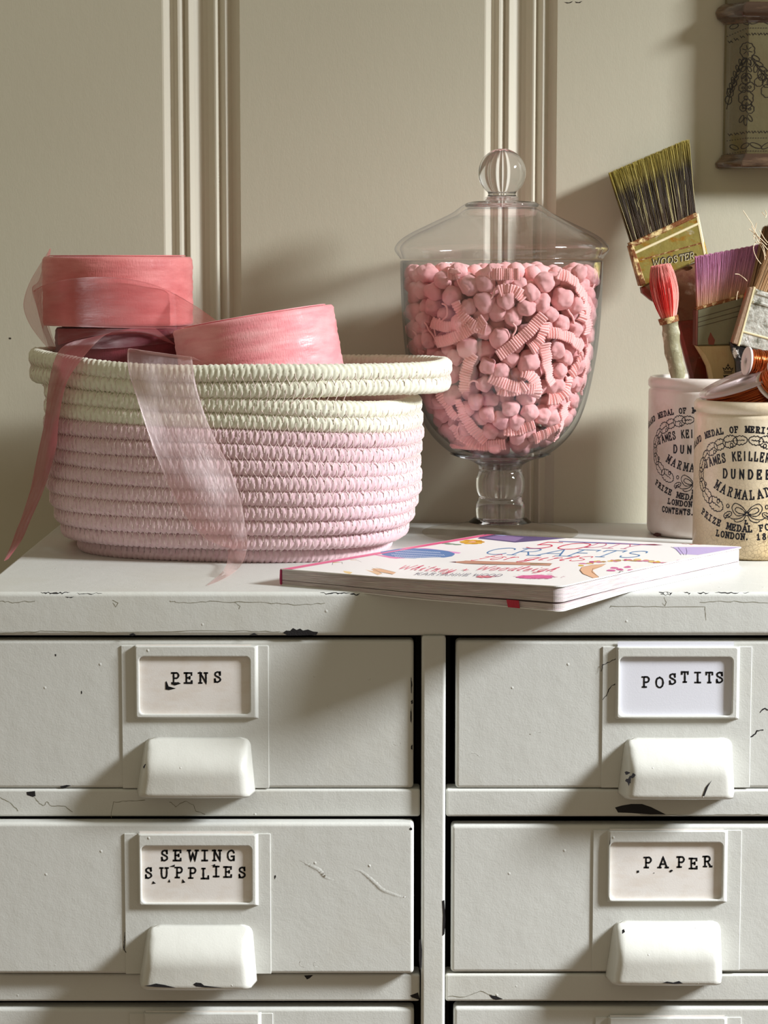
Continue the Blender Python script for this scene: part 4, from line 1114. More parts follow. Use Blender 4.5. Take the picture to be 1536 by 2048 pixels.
# ================================================================= MARMALADE POTS
def stoneware(name, col, crack=None, rough=.28):
    m = mat(name, col, rough, .5, bumps=[(240, .00018, 3, U1)], var=[((col[0] - 14, col[1] - 20, col[2] - 26), 40, .5, .75, U1)], coat=.25)
    if crack:
        nt = m.node_tree; N = nt.nodes; L = nt.links; b = N['Principled BSDF']
        tc = N.new('ShaderNodeTexCoord'); nz = N.new('ShaderNodeTexNoise'); nz.inputs['Scale'].default_value = 90
        L.new(tc.outputs['Object'], nz.inputs['Vector'])
        mxv = N.new('ShaderNodeMix'); mxv.data_type = 'VECTOR'; mxv.inputs[0].default_value = .004
        L.new(tc.outputs['Object'], mxv.inputs[4]); L.new(nz.outputs['Color'], mxv.inputs[5])
        v = N.new('ShaderNodeTexVoronoi'); v.feature = 'DISTANCE_TO_EDGE'; v.inputs['Scale'].default_value = 330; L.new(mxv.outputs[1], v.inputs['Vector'])
        r = N.new('ShaderNodeMapRange'); r.inputs[1].default_value = .0; r.inputs[2].default_value = .07; r.inputs[3].default_value = 1; r.inputs[4].default_value = 0; L.new(v.outputs['Distance'], r.inputs[0])
        # crazing concentrates low and to one side of the pot
        sp = N.new('ShaderNodeSeparateXYZ'); L.new(tc.outputs['Object'], sp.inputs[0])
        g = N.new('ShaderNodeMapRange'); g.inputs[1].default_value = .085; g.inputs[2].default_value = .0; g.inputs[3].default_value = .12; g.inputs[4].default_value = .95; L.new(sp.outputs[2], g.inputs[0])
        g2 = N.new('ShaderNodeMapRange'); g2.inputs[1].default_value = -.04; g2.inputs[2].default_value = .015; g2.inputs[3].default_value = .25; g2.inputs[4].default_value = 1; L.new(sp.outputs[0], g2.inputs[0])
        mu = N.new('ShaderNodeMath'); mu.operation = 'MULTIPLY'; L.new(r.outputs[0], mu.inputs[0]); L.new(g.outputs[0], mu.inputs[1])
        mu2 = N.new('ShaderNodeMath'); mu2.operation = 'MULTIPLY'; L.new(mu.outputs[0], mu2.inputs[0]); L.new(g2.outputs[0], mu2.inputs[1])
        old = b.inputs['Base Color'].links[0].from_socket
        st = N.new('ShaderNodeMix'); st.data_type = 'RGBA'; L.new(old, st.inputs[6]); st.inputs[7].default_value = (*lin((206, 170, 96)), 1)
        g3 = N.new('ShaderNodeMath'); g3.operation = 'MULTIPLY'; L.new(g.outputs[0], g3.inputs[0]); L.new(g2.outputs[0], g3.inputs[1])
        g4 = N.new('ShaderNodeMath'); g4.operation = 'MULTIPLY'; g4.inputs[1].default_value = .75; L.new(g3.outputs[0], g4.inputs[0]); L.new(g4.outputs[0], st.inputs[0])
        mx = N.new('ShaderNodeMix'); mx.data_type = 'RGBA'; L.new(mu2.outputs[0], mx.inputs[0]); L.new(st.outputs[2], mx.inputs[6]); mx.inputs[7].default_value = (*lin((96, 62, 34)), 1)
        L.new(mx.outputs[2], b.inputs['Base Color'])
    return m
M_potb = stoneware('stoneware_grey_white', (214, 204, 196))
M_potf = stoneware('stoneware_crazed_cream', (226, 212, 188), True)
M_print = mat('black_transfer_print', (20, 20, 30), .4, .4)
def leaf(cx, cy_, a, ln, wd_, scal=5):
    scal = scal * 1.6
    """scalloped leaf outline with a midrib"""
    out = []
    n = 60
    for i in range(n + 1):
        t = 2 * pi * i / n
        x = cos(t) * ln / 2; y = sin(t) * wd_ / 2 * (1 + .30 * abs(sin(t * scal))) 
        x *= 1 + .10 * abs(cos(t * scal))
        out.append((cx + x * cos(a) - y * sin(a), cy_ + x * sin(a) + y * cos(a)))
    rib = [(cx + k * ln * .30 * cos(a) - sin(k * 9) * wd_ * .06 * sin(a), cy_ + k * ln * .30 * sin(a) + sin(k * 9) * wd_ * .06 * cos(a)) for k in np.linspace(-1, 1, 8)]
    return [out, rib]
def pot_label(pot, cx, cy_, R, vofs, scale, phi0, bottom, contents):
    """underglaze print; u = arc length in photograph pixels, v down"""
    pxm = 4557 / (cy_ - R - CAM.y) if False else 2814.0
    def fm(u, v):
        a = phi0 + (u * scale) / (R * pxm)
        return Vector((cx + (R + .00007) * sin(a), cy_ - (R + .00007) * cos(a), 0)) + Vector((0, 0, vofs - v * scale / pxm))
    thin, bold = [], []
    T = lambda s, h, x0, v0, k, adv=None, serif=True, ws=1.0: [[(a, -b) for a, b in st] for st in text_lines(s, h, x0, lambda u: (-(v0 + k * u * u), -2 * k * u), adv, serif, ws, .24)]
    bold += T('GRAND MEDAL OF MERIT VIENNA 1873', 11.5, -166, -90, .00165, 10.7, True, .76)
    bold += T('JAMES KEILLER & SONS', 17.5, -97, -33, .0022, 11.0, False, .55)
    bold2 = T('DUNDEE', 17.5, -52, 4, 0, 17.8, False, .68)
    bold += T('MARMALADE', 17.5, -74, 46, -.0038, 16.2, True, .60)
    bold += T('PRIZE MEDAL FOR MARMALADE', 12, -112, 112, -.0024, 11.6, True, .82)
    bold += T(bottom, 11.5, -66, 128, -.0010, 11.0, True, .80)
    if contents: bold += T(contents, 12.5, -84, 147, -.0004, 10.0, False, .72)
    # wreath
    for sd in (-1, 1):
        for k, (th, ln, w_) in enumerate([(82, 28, 15), (71, 30, 21), (58, 27, 18), (45, 30, 20), (31, 24, 15), (14, 30, 15), (-2, 28, 14), (-18, 27, 16), (-36, 36, 19), (-53, 38, 22)]):
            t = radians(th); ex, ey = 116 * cos(t), 74 * sin(t)
            tx_, ty_ = -112 * sin(t), 76 * cos(t)
            for st in leaf(sd * ex, -ey, math.atan2(-ty_, sd * tx_), ln, w_, 4 + k % 2): thin.append(st)
            if k % 2:
                cxx, cyy = sd * ex * .9, -ey * .9
                thin.append([(cxx + 3 * cos(a), cyy + 4 * sin(a)) for a in np.linspace(0, 2 * pi, 9)])
    n_before = len(thin)
    # bow
    for sd in (-1, 1):
        thin.append([(sd * a, b) for a, b in [tuple(q)[:2] for q in catmull([(0, 82, 0), (10, 70, 0), (24, 64, 0), (31, 74, 0), (22, 88, 0), (10, 88, 0), (0, 82, 0)], 30)]])
        thin.append([(sd * a, b) for a, b in [tuple(q)[:2] for q in catmull([(2, 84, 0), (9, 76, 0), (20, 72, 0), (24, 78, 0), (16, 84, 0), (5, 85, 0)], 24)]])
        thin.append([(sd * a, b) for a, b in [tuple(q)[:2] for q in catmull([(3, 86, 0), (14, 94, 0), (30, 96, 0), (40, 90, 0), (46, 97, 0)], 24)]])
        thin.append([(sd * a, b) for a, b in [tuple(q)[:2] for q in catmull([(2, 88, 0), (8, 98, 0), (20, 102, 0), (26, 99, 0)], 16)]])
        for st in leaf(sd * 40, 88, .5 * sd, 18, 9, 3): thin.append(st)
        thin.append([(sd * (40 + 3 * cos(a)), 70 + 4 * sin(a)) for a in np.linspace(0, 2 * pi, 9)])
    thin.append([(4 * cos(a), 84 + 4 * sin(a)) for a in np.linspace(0, 2 * pi, 12)])
    thin[n_before:] = [[(a, b - 9) for a, b in st] for st in thin[n_before:]]
    bold += T('L', 7, -3, 96, 0, None, True)
    ink(thin, 1.8, fm, 'wreath_print', M_print, pot, .5, 4)
    ink(bold, 2.9, fm, 'lettering', M_print, pot, .25, 3)
    ink(bold2, 3.5, fm, 'lettering', M_print, pot, .15, 3)
def pot(px_c, yc, R, ztop, m, label):
    cx = P(px_c, 940, yc).x
    o = thing('marmalade_pot', (cx, yc, 0), label, 'jar', 'stoneware marmalade pots')
    wl = .0048; h = ztop
    out = [(R * .93, .0004), (R * .985, .0030), (R, .0065), (R, .02), (R, h * .5), (R, h - .0125), (R - .0003, h - .0105), (R - .0016, h - .0096), (R - .0010, h - .0085), (R + .0002, h - .0072), (R + .0003, h - .0030), (R - .0012, h - .0006), (R - .0030, h)]
    inn = [(R - wl, h - .0006), (R - wl - .0006, h - .003), (R - wl - .0006, h * .5), (R - wl - .0006, .012), (R - wl - .004, .007)]
    lathe('body', [(.0001, .0006)] + out + inn + [(.0001, .006)], cx, yc, m, o, 128)
    return o, cx
potB, pbx = pot(1413, .3220, .0465, .1250, M_potb, 'grey-white stoneware marmalade pot holding paintbrushes, behind the other pot')
potF, pfx = pot(1510, .1960, .0450, .1147, M_potf, 'cream crazed stoneware marmalade pot at the right edge holding copper wire spools')
pot_label(potF, pfx, .1960, .0450, Z(950 + 4, .151), 1.0, radians(-16), 'LONDON. 1862', None)
pot_label(potB, pbx, .3220, .0465, Z(904, .277), .94, radians(-20), 'LONDON. 1862', 'CONTENTS. 1LB.')
rc = [P(1302, 1073, .277), P(1318, 1078, .277)]
M_brown = mat('fired_chip', (70, 34, 26), .6)

def potpatch(u0, u1, v0, v1, o, cx, yc, R, sd):
    r = random.Random(sd); n = 12; v = []
    for i in range(n):
        a = 2 * pi * i / n; px = (u0 + u1) / 2 + (u1 - u0) / 2 * cos(a) * (1 + .3 * (r.random() - .5)); py = (v0 + v1) / 2 + (v1 - v0) / 2 * sin(a) * (1 + .4 * (r.random() - .5))
        d = ray(px, py); oo = CAM; RR_ = R + .0002
        A_ = d.x ** 2 + d.y ** 2; B_ = 2 * ((oo.x - cx) * d.x + (oo.y - yc) * d.y); C_ = (oo.x - cx) ** 2 + (oo.y - yc) ** 2 - RR_ ** 2
        D_ = max(0, B_ * B_ - 4 * A_ * C_); v.append(oo + d * ((-B_ - sqrt(D_)) / (2 * A_)))
    mk('glaze_chip', v, [tuple(range(n))], M_brown, o)
potpatch(1307, 1322, 1066, 1073, potB, pbx, .3220, .0465, 3)

# ================================================================= BRUSHES
def bristle_block(name, parent, bl, br, tl, tr, Yc, th, colf, n=900, seed=1, width=.00045, curve=0.0, fray=.02, thick_tip=.8, m=None):
    """real bristles: thin tapered strands filling a flat bundle from the ferrule (bl, br) to the tip (tl, tr), pixel corners"""
    r = np.random.default_rng(seed)
    bl, br, tl, tr = [np.array(P(*q, Yc + LEAN[0] * (750 - q[1]))) for q in (bl, br, tl, tr)]
    V = []; Fc = []; C = []
    ns = 7
    for i in range(n):
        u = r.random(); w = (r.random() - .5)
        clump = .25 * sin(u * 46 + 2 * w) * .02
        a = bl + (br - bl) * u; ut = np.clip(u + (r.random() - .5) * fray + clump, -.01, 1.01)
        b = tl + (tr - tl) * ut
        ln = 1 - .07 * r.random() ** 2 - .02 * abs(sin(u * 40))
        a = a + np.array([0, w * th, 0]); b = a + (b + np.array([0, w * th * thick_tip, 0]) - a) * ln
        t = np.linspace(0, 1, ns)
        p = a[None] + (b - a)[None] * t[:, None]
        sway = np.array([1, 0, .1]) * curve * 4 * (t * (1 - t))[:, None] * (u - .5) + np.array([.6, .5, 0])[None] * ((r.random() - .5) * .002) * (t ** 2)[:, None]
        p = p + sway
        rad = width * (1 - .45 * t ** 2) * (.7 + .6 * r.random())
        v, f = tube_arrays(p, rad, 3)
        k = len(V) * ns * 3
        V.append(v); Fc.append(f + k)
        sh = r.random()
        C.append(np.repeat(np.array([colf(tt, sh, u) for tt in t]), 3, axis=0))
    o = mk(name, np.vstack(V), np.vstack(Fc), m, parent, True, col=np.vstack(C))
    return tag(o, kind='stuff')
M_br = mat('bristle', (200, 180, 150), .5, .22, vcol='Col')
def mixc(a, b, t): 
    a = lin(a); b = lin(b); return tuple(x * (1 - t) + y * t for x, y in zip(a, b))
def col_olive(t, s, u):
    if s > .86: return mixc((196, 184, 140), (206, 188, 96), t)
    base = mixc((64, 44, 24), (66, 54, 40), min(1, t * 2)) if t < .72 else mixc((78, 66, 44), (156, 138, 58), min(1, (t - .72) / .16))
    return tuple(c * (.6 + .9 * s) for c in base)
def col_purple(t, s, u):
    base = mixc((206, 164, 120), (196, 134, 146), min(1, t / .45)) if t < .45 else mixc((206, 150, 162), (200, 136, 172), min(1, (t - .45) / .3))
    return tuple(min(1, c * (.85 + .6 * s)) for c in base)
def col_red(t, s, u):
    base = mixc((214, 116, 84), (226, 48, 42), min(1, t / .2)) if t < .7 else mixc((226, 48, 42), (232, 138, 128), min(1, (t - .7) / .2))
    if u < .25 or s > .8: base = mixc((236, 168, 156), (232, 150, 140), t)
    return tuple(min(1, c * (.75 + .5 * s)) for c in base)
def col_tan(t, s, u):
    base = mixc((206, 168, 128), (176, 132, 92), t)
    return tuple(min(1, c * (.55 + .8 * s)) for c in base)
M_brass = mat('brassy_ferrule', (184, 168, 96), .32, .5, .8, bumps=[(160, .0005, 3, U1)], var=[((196, 132, 40), 70, .52, .68, (1, 1, 2)), ((226, 214, 184), 120, .62, .72, U1)])
M_rust = mat('rust_rim', (120, 70, 34), .6, .3, .1, bumps=[(500, .0005, 3, U1)], var=[((220, 196, 140), 160, .5, .62, U1)])
M_edge = mat('ferrule_edge_pale', (236, 222, 180), .45, .5, .2)
M_tinf = mat('dull_tin_ferrule', (128, 124, 98), .45, .5, .55, bumps=[(200, .0004, 3, U1)], var=[((112, 66, 40), 60, .62, .74, U1)])
M_paintedtin = mat('paint_splashed_tin', (206, 204, 194), .45, .5, .35, bumps=[(300, .0008, 4, U1)], var=[((110, 108, 92), 90, .5, .62, U1), ((240, 238, 232), 60, .55, .62, U1)])
M_hbrown = mat('handle_brown_paint_stained', (122, 82, 56), .6, .3, bumps=[(300, .0004, 4, U1)], var=[((170, 146, 124), 50, .60, .68, U1), ((96, 44, 26), 40, .5, .66, U1)])
M_hred = mat('handle_red_brown', (124, 46, 26), .5, .4, bumps=[(260, .0005, 4, U1)], var=[((180, 140, 108), 90, .62, .70, U1), ((90, 40, 22), 30, .45, .6, U1)])
M_hwood = mat('handle_pale_wood', (186, 158, 112), .5, .4, bumps=[(200, .0002, 3, (4, 4, .4))], var=[((158, 108, 62), 26, .5, .72, (1, 1, .5))])
M_hblack = mat('handle_black_flecked', (20, 20, 22), .35, .5, bumps=[(300, .0006, 4, U1)], var=[((224, 220, 214), 120, .60, .66, U1)])
M_hgreen = mat('handle_grey_green_flecked', (140, 134, 104), .55, .4, bumps=[(300, .0006, 4, U1)], var=[((206, 204, 176), 80, .52, .62, U1), ((78, 60, 40), 60, .6, .7, U1)])

# --- big angled brush
Y1 = .3240
LEAN[0] = .000132
b1 = thing('paintbrush', (P(1392, 740, Y1).x, Y1, .007), 'large angled paintbrush with dark olive-tipped bristles and brassy ferrule, tallest in the back pot', 'paintbrush', 'paintbrushes in the back pot')
bristle_block('bristles', b1, (1262, 486), (1390, 436), (1219, 344), (1374, 277), Y1, .0150, col_olive, 7500, 3, .00018, .0, .06, .75, M_br)
slab('bristle_core', [(1266, 490), (1388, 440), (1378, 330), (1240, 380)], Y1 - .0055, Y1 + .0055, mat('bristle_core_dark', (44, 34, 24), .8), b1)
slab('ferrule', [(1258, 492), (1390, 430), (1396, 444), (1414, 512), (1386, 524), (1283, 573), (1271, 545)], Y1 - .0088, Y1 + .0088, M_brass, b1, .0012)
slab('ferrule_band', [(1257, 486), (1389, 425), (1392, 434), (1261, 496)], Y1 - .0098, Y1 + .0098, M_rust, b1, .0008)
slab('ferrule_band', [(1263, 505), (1395, 444), (1396.5, 449), (1265, 510)], Y1 - .0094, Y1 + .0094, M_edge, b1, .0006)
slab('ferrule_band', [(1276, 519), (1402, 484), (1402.6, 487), (1277, 522)], Y1 - .0091, Y1 + .0091, M_rust, b1, .0004)
slab('ferrule_side', [(1256, 492), (1264, 488), (1290, 568), (1278, 572)], Y1 - .0095, Y1 + .0095, M_rust, b1, .001)
slab('ferrule_side', [(1387, 428), (1394, 427), (1410, 507), (1404, 512)], Y1 - .0092, Y1 + .0092, M_edge, b1, .001)
fm1 = lambda u, v: P(u, v, Y1 - .0094 + LEAN[0] * (750 - v))
wst = []
wx = [1304, 1321, 1334, 1346, 1358, 1368, 1378]
for k, chh in enumerate('WOOsTER'):
    for st in glyph_strokes(chh, False): wst.append([(wx[k] + a * (15 if k == 0 else 12), (531 - k * 2.2) - bb * 13 - a * 2.2) for a, bb in st])
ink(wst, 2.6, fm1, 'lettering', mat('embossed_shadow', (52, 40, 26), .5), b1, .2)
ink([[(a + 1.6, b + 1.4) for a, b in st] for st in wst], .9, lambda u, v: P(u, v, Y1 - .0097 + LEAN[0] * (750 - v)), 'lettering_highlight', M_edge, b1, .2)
for (a, b, r_) in ((1381, 534, 5), (1390, 510, 3.4)):
    q = P(a, b, Y1 - .0086 + LEAN[0] * (750 - b)); Bag().tube([q + Vector((0, .001, 0)), q + Vector((0, -.0010, 0))], [r_ / 2600, r_ / 2900], 14).build('rivet', M_tinf, b1)
slab('handle_block', [(1284, 572), (1340, 545), (1398, 522), (1400, 640), (1352, 645), (1340, 622), (1310, 600)], Y1 - .0072, Y1 + .0072, M_hbrown, b1, .0018)
slab('handle_edge', [(1281, 575), (1290, 572), (1322, 596), (1350, 612), (1352, 630), (1330, 618), (1300, 600), (1283, 586)], Y1 - .0080, Y1 + .0080, M_hred, b1, .0015)
slab('handle', [(1350, 636), (1400, 634), (1412, 660), (1428, 700), (1440, 750), (1446, 900), (1432, 1030), (1420, 1048), (1408, 1030), (1392, 900), (1378, 752), (1362, 690)], Y1 - .0065, Y1 + .0065, M_hred, b1, .0028)

# --- purple brush
LEAN[0] = 0.0
Y2 = .3150
b2 = thing('paintbrush', (P(1440, 740, Y2).x, Y2, .007), 'purple-tipped flat paintbrush with dull tin ferrule and pale wooden handle stamped with a crown', 'paintbrush', 'paintbrushes in the back pot')
bristle_block('bristles', b2, (1394, 620), (1496, 590), (1391, 512), (1523, 487), Y2, .0110, col_purple, 5000, 5, .00017, 0, .03, .9, M_br)
slab('bristle_core', [(1396, 615), (1494, 590), (1510, 510), (1398, 532)], Y2 - .004, Y2 + .004, mat('bristle_core_mauve', (150, 84, 116), .8), b2)
slab('ferrule', [(1392, 618), (1502, 588), (1500, 640), (1494, 688), (1391, 691)], Y2 - .0065, Y2 + .0065, M_tinf, b2, .0012)
slab('ferrule_band', [(1391, 614), (1503, 583), (1503, 590), (1391, 621)], Y2 - .0072, Y2 + .0072, M_rust, b2, .0008)
for k in range(3):
    slab('ferrule_groove', [(1396, 635 + 9 * k), (1498, 606 + 10 * k), (1498, 607.5 + 10 * k), (1396, 636.5 + 9 * k)], Y2 - .0067, Y2 - .006, mat('groove_dark', (70, 58, 40), .6), b2, .0001)
slab('ferrule_side', [(1388, 620), (1394, 618), (1393, 692), (1387, 690)], Y2 - .0070, Y2 + .0070, mat('ferrule_rusty_side', (98, 44, 26), .6), b2, .001)
chip([[(1417, 689), (1416, 678), (1421, 664), (1425, 672), (1430, 680), (1428, 690)]], Y2 - .0066, b2, mat('dried_paint_red_brown', (120, 52, 30), .5), 'paint_splash')
slab('handle', [(1388, 689), (1494, 688), (1484, 700), (1478, 716), (1474, 740), (1472, 770), (1458, 900), (1450, 1010), (1440, 1040), (1428, 1020), (1424, 900), (1418, 760), (1412, 732), (1402, 712)], Y2 - .0062, Y2 + .0062, M_hwood, b2, .0028)
cr = [[(1448, 746), (1464, 746)], [(1449, 743), (1446, 736), (1451, 739), (1453, 734), (1456, 739), (1459, 734), (1462, 739), (1466, 736), (1463, 743), (1449, 743)], [(1454, 731), (1458, 731)], [(1456, 728), (1456, 733)]]
ink(cr, 1.5, lambda u, v: P(u, v, Y2 - .0064), 'crown_mark', M_ink, b2, .2)
ink([[(450 + 1000 - 2, 751), (1450, 758)], [(1451, 758), (1451, 751), (1456, 751)], [(1460, 758), (1460, 751), (1464, 757)]], 2.0, lambda u, v: P(u, v, Y2 - .0064), 'lettering', M_ink, b2, .2)

# --- small round red brush
Y3 = .2990
b3 = thing('paintbrush', (P(1358, 745, Y3).x, Y3, .012), 'small round paintbrush with pink and red bristles and paint-caked grey-green handle', 'paintbrush', 'paintbrushes in the back pot')
r = np.random.default_rng(9); V = []; Fc = []; C = []; ns = 9
pb0 = np.array(P(1338, 640, Y3)); pb1 = np.array(P(1321, 528, Y3)); ax = pb1 - pb0; Ln = np.linalg.norm(ax); axn = ax / Ln; sx_ = np.cross(axn, [0, 1, 0]); sx_ /= np.linalg.norm(sx_); sy_ = np.array([0, 1.0, 0])
for i in range(2600):
    rr = sqrt(r.random()); aa = r.random() * 2 * pi; t = np.linspace(0, 1, ns)
    prof_ = .0052 + .0055 * np.sin(np.minimum(1, t / .62) * pi / 2) - .0030 * np.clip((t - .62) / .38, 0, 1) ** 2
    ln = Ln * (1 - .12 * rr * rr * r.random() - .03 * r.random())
    p = pb0[None] + axn[None] * (t * ln)[:, None] + (sx_ * cos(aa) + sy_ * sin(aa))[None] * (prof_ * rr)[:, None]
    v, f = tube_arrays(p, .00019 * (1 - .4 * t), 3); Fc.append(f + len(V) * ns * 3); V.append(v)
    s_ = r.random(); C.append(np.repeat(np.array([col_red(tt, s_, .5 + .5 * cos(aa)) for tt in t]), 3, axis=0))
tag(mk('bristles', np.vstack(V), np.vstack(Fc), M_br, b3, True, col=np.vstack(C)), kind='stuff')
hp = [(1337, 636), (1341, 655), (1344, 690), (1350, 722), (1356, 752), (1366, 820), (1378, 900), (1392, 1000)]
rad = [.0072, .0064, .0066, .0062, .0058, .0052, .0045, .0034]
cvv = catmull([P(a, b, Y3 + .004 * max(0, (b - 750) / 250)) for a, b in hp], 60); rr_ = np.interp(np.linspace(0, 7, 60), range(8), rad)
rr_ = rr_ * (1 + .05 * np.sin(np.linspace(0, 40, 60)) + .03 * rng.random(60))
Bag().tube(cvv[:44], rr_[:44], 20).build('handle_sleeve', M_hgreen, b3)
Bag().tube(cvv[42:], rr_[42:] * .86, 18).build('handle', M_hwood, b3)
Bag().tube([P(1336, 634, Y3), P(1339, 646, Y3)], [.0080, .0076], 22).build('ferrule_band', M_rust, b3)

# --- right hand brush: white-splashed tin, black handle, leaning right
Y4 = .3000
b4 = thing('paintbrush', (P(1478, 745, Y4).x, Y4, .012), 'paintbrush with white-splashed tin ferrule, tan bristles and black flecked handle leaning out of frame', 'paintbrush', 'paintbrushes in the back pot')
bristle_block('bristles', b4, (1506, 578), (1590, 606), (1560, 432), (1650, 470), Y4, .0120, col_tan, 3000, 8, .00019, 0, .08, .9, M_br)
bristle_block('bristles', b4, (1500, 574), (1520, 580), (1527, 452), (1560, 440), Y4 + .006, .0060, lambda t, s, u: tuple(c * .62 for c in col_tan(t, s, u)), 320, 18, .00034, 0, .15, .9, M_br)
slab('ferrule', [(1508, 576), (1600, 606), (1566, 712), (1468, 688)], Y4 - .0070, Y4 + .0070, M_paintedtin, b4, .0014)
slab('ferrule_band', [(1511, 580), (1598, 606), (1596, 614), (1509, 588)], Y4 - .0078, Y4 + .0078, M_paintedtin, b4, .0008)
slab('ferrule_band', [(1504, 600), (1592, 624), (1590, 630), (1502, 606)], Y4 - .0078, Y4 + .0078, M_paintedtin, b4, .0008)
slab('ferrule_band', [(1482, 660), (1576, 686), (1575, 690), (1481, 664)], Y4 - .0076, Y4 + .0076, M_edge, b4, .0005)
slab('ferrule_side', [(1496, 574), (1505, 574), (1474, 690), (1462, 686)], Y4 - .0074, Y4 + .0074, mat('ferrule_red_streaked', (160, 132, 108), .5, bumps=[(300, .0005, 3, U1)], var=[((196, 82, 60), 60, .5, .62, U1)]), b4, .001)
slab('ferrule_side', [(1504, 573), (1508, 574), (1476, 692), (1472, 691)], Y4 - .0078, Y4 + .0078, M_edge, b4, .0005)
q = P(1494, 678, Y4 - .0068); Bag().tube([q + Vector((0, .001, 0)), q + Vector((0, -.0004, 0))], [.0014, .0013], 12).build('rivet', M_dark, b4)
slab('handle', [(1459, 684), (1564, 712), (1540, 730), (1522, 750), (1508, 800), (1484, 930), (1470, 1010), (1456, 1010), (1452, 930), (1464, 800), (1472, 750), (1470, 722), (1462, 700)], Y4 - .0062, Y4 + .0062, M_hblack, b4, .0028)
# wiry loose hairs
wr = random.Random(3)
hairs = Bag()
M_hair = mat('wiry_hair', (236, 214, 180), .4, .5)
for lst in ([(1486, 421), (1496, 436), (1504, 448), (1512, 466), (1520, 478)], [(1513, 446), (1510, 460), (1507, 480)], [(1498, 458), (1508, 466), (1520, 476), (1534, 490)], [(1519, 460), (1528, 476), (1536, 486)],
            [(1512, 484), (1508, 490), (1507, 500), (1513, 516), (1522, 528)], [(1512, 484), (1520, 485), (1527, 495), (1531, 512)], [(1470, 548), (1478, 549), (1488, 556), (1494, 562)], [(1476, 582), (1474, 590), (1473, 600)],
            [(1530, 420), (1533, 428), (1531, 436)], [(1524, 424), (1530, 432)], [(1506, 470), (1514, 480), (1526, 500), (1530, 520)], [(1503, 452), (1512, 470), (1524, 486), (1536, 500)]):
    hairs.tube(catmull([P(a, b, Y4 - .008 - .003 * wr.random()) for a, b in lst], 18), .00030, 5)
tag(hairs.build('stray_hairs', M_hair, b4), kind='stuff')

# ================================================================= COPPER WIRE SPOOLS
M_copper = mat('copper_wire', (206, 112, 62), .24, .5, 1.0)
M_copperd = mat('copper_wire_core', (150, 62, 34), .4, .5, .9)
M_clear = bpy.data.materials.new('clear_plastic'); M_clear.use_nodes = True
_n = M_clear.node_tree.nodes; _b = _n['Principled BSDF']; _b.inputs['Base Color'].default_value = (*lin((226, 206, 204)), 1); _b.inputs['Roughness'].default_value = .18; _b.inputs['Alpha'].default_value = .58
M_plw = mat('milky_plastic', (222, 210, 206), .3, .5, sss=0)
def wire_spool(center, axis, R, Hh, rw, rb, label, mf, turns=26, zlift=0):
    root = thing('wire_spool', (center.x, center.y, center.z), label, 'spool', 'copper wire spools in the front pot')
    ax = axis.normalized(); s = ax.orthogonal().normalized(); u = ax.cross(s)
    def rev(name, prof, m, seg=72):
        a = np.linspace(0, 2 * pi, seg, endpoint=False); pr = np.array(prof); n = len(pr)
        V = np.zeros((seg, n, 3))
        for k in range(3):
            V[:, :, k] = center[k] + pr[:, 0][None] * (np.cos(a)[:, None] * s[k] + np.sin(a)[:, None] * u[k]) + pr[:, 1][None] * ax[k]
        f = grid_faces(seg, n, True, True)
        return mk(name, V.reshape(-1, 3), f, m, root, True)
    t = .0022
    for e in (-1, 1):
        z0 = e * Hh / 2
        rev('flange', [(rb * .6, z0 - t / 2), (R - .0006, z0 - t / 2), (R, z0 - t * .3), (R, z0 + t * .3), (R - .0006, z0 + t / 2), (rb * .6, z0 + t / 2)], mf)
    rev('hub', [(rb * .6, -Hh / 2), (rb, -Hh / 2), (rb, Hh / 2), (rb * .6, Hh / 2)], mf)
    rev('wire_core', [(rb, -Hh / 2 + t), (rw - .0006, -Hh / 2 + t), (rw - .0006, Hh / 2 - t), (rb, Hh / 2 - t)], M_copperd)
    B = Bag(); rr = np.random.default_rng(int(R * 1e5))
    for layer in range(3):
        for k in range(turns):
            a = np.linspace(0, 2 * pi, 56); off = (k + .5) / turns * (Hh - 2 * t) - (Hh - 2 * t) / 2
            tilt = .0010 * rr.standard_normal(); r0 = rw + .0003 * rr.standard_normal() + .0004 * layer
            z = np.clip(off + tilt * np.cos(a + rr.random() * 6), -Hh / 2 + t * .6, Hh / 2 - t * .6)
            p = np.stack([center[j] + r0 * (np.cos(a) * s[j] + np.sin(a) * u[j]) + z * ax[j] for j in range(3)], 1)
            B.tube(p, .00034, 5)
    tag(B.build('wire_winding', M_copper, root), kind='stuff')
    return root
# large clear spool lying aslant in the mouth of the pot
Ys = .182
axS = Vector((-.38, -.08, 1)).normalized()
cS = Vector((.2655, .1945, .1290)) - axS * .0115
wire_spool(cS, axS, .0362, .023, .0310, .012, 'clear plastic spool of fine copper wire lying aslant in the mouth of the front pot', M_clear, 26)
c2 = P(1522, 738, .212)
wire_spool(Vector((P(1530, 738, .200).x, .2060, .1405)), Vector((1, .18, -.12)), .0106, .026, .0082, .004, 'small white plastic spool of bright copper wire on top of the clear spool', M_plw, 26)
c3 = Vector((P(1562, 776, .158).x, .162, .130))
wire_spool(c3, Vector((.35, -.55, .6)), .0150, .0160, .0125, .005, 'milky plastic spool of dark copper wire cut by the right photo edge', M_plw, 16)

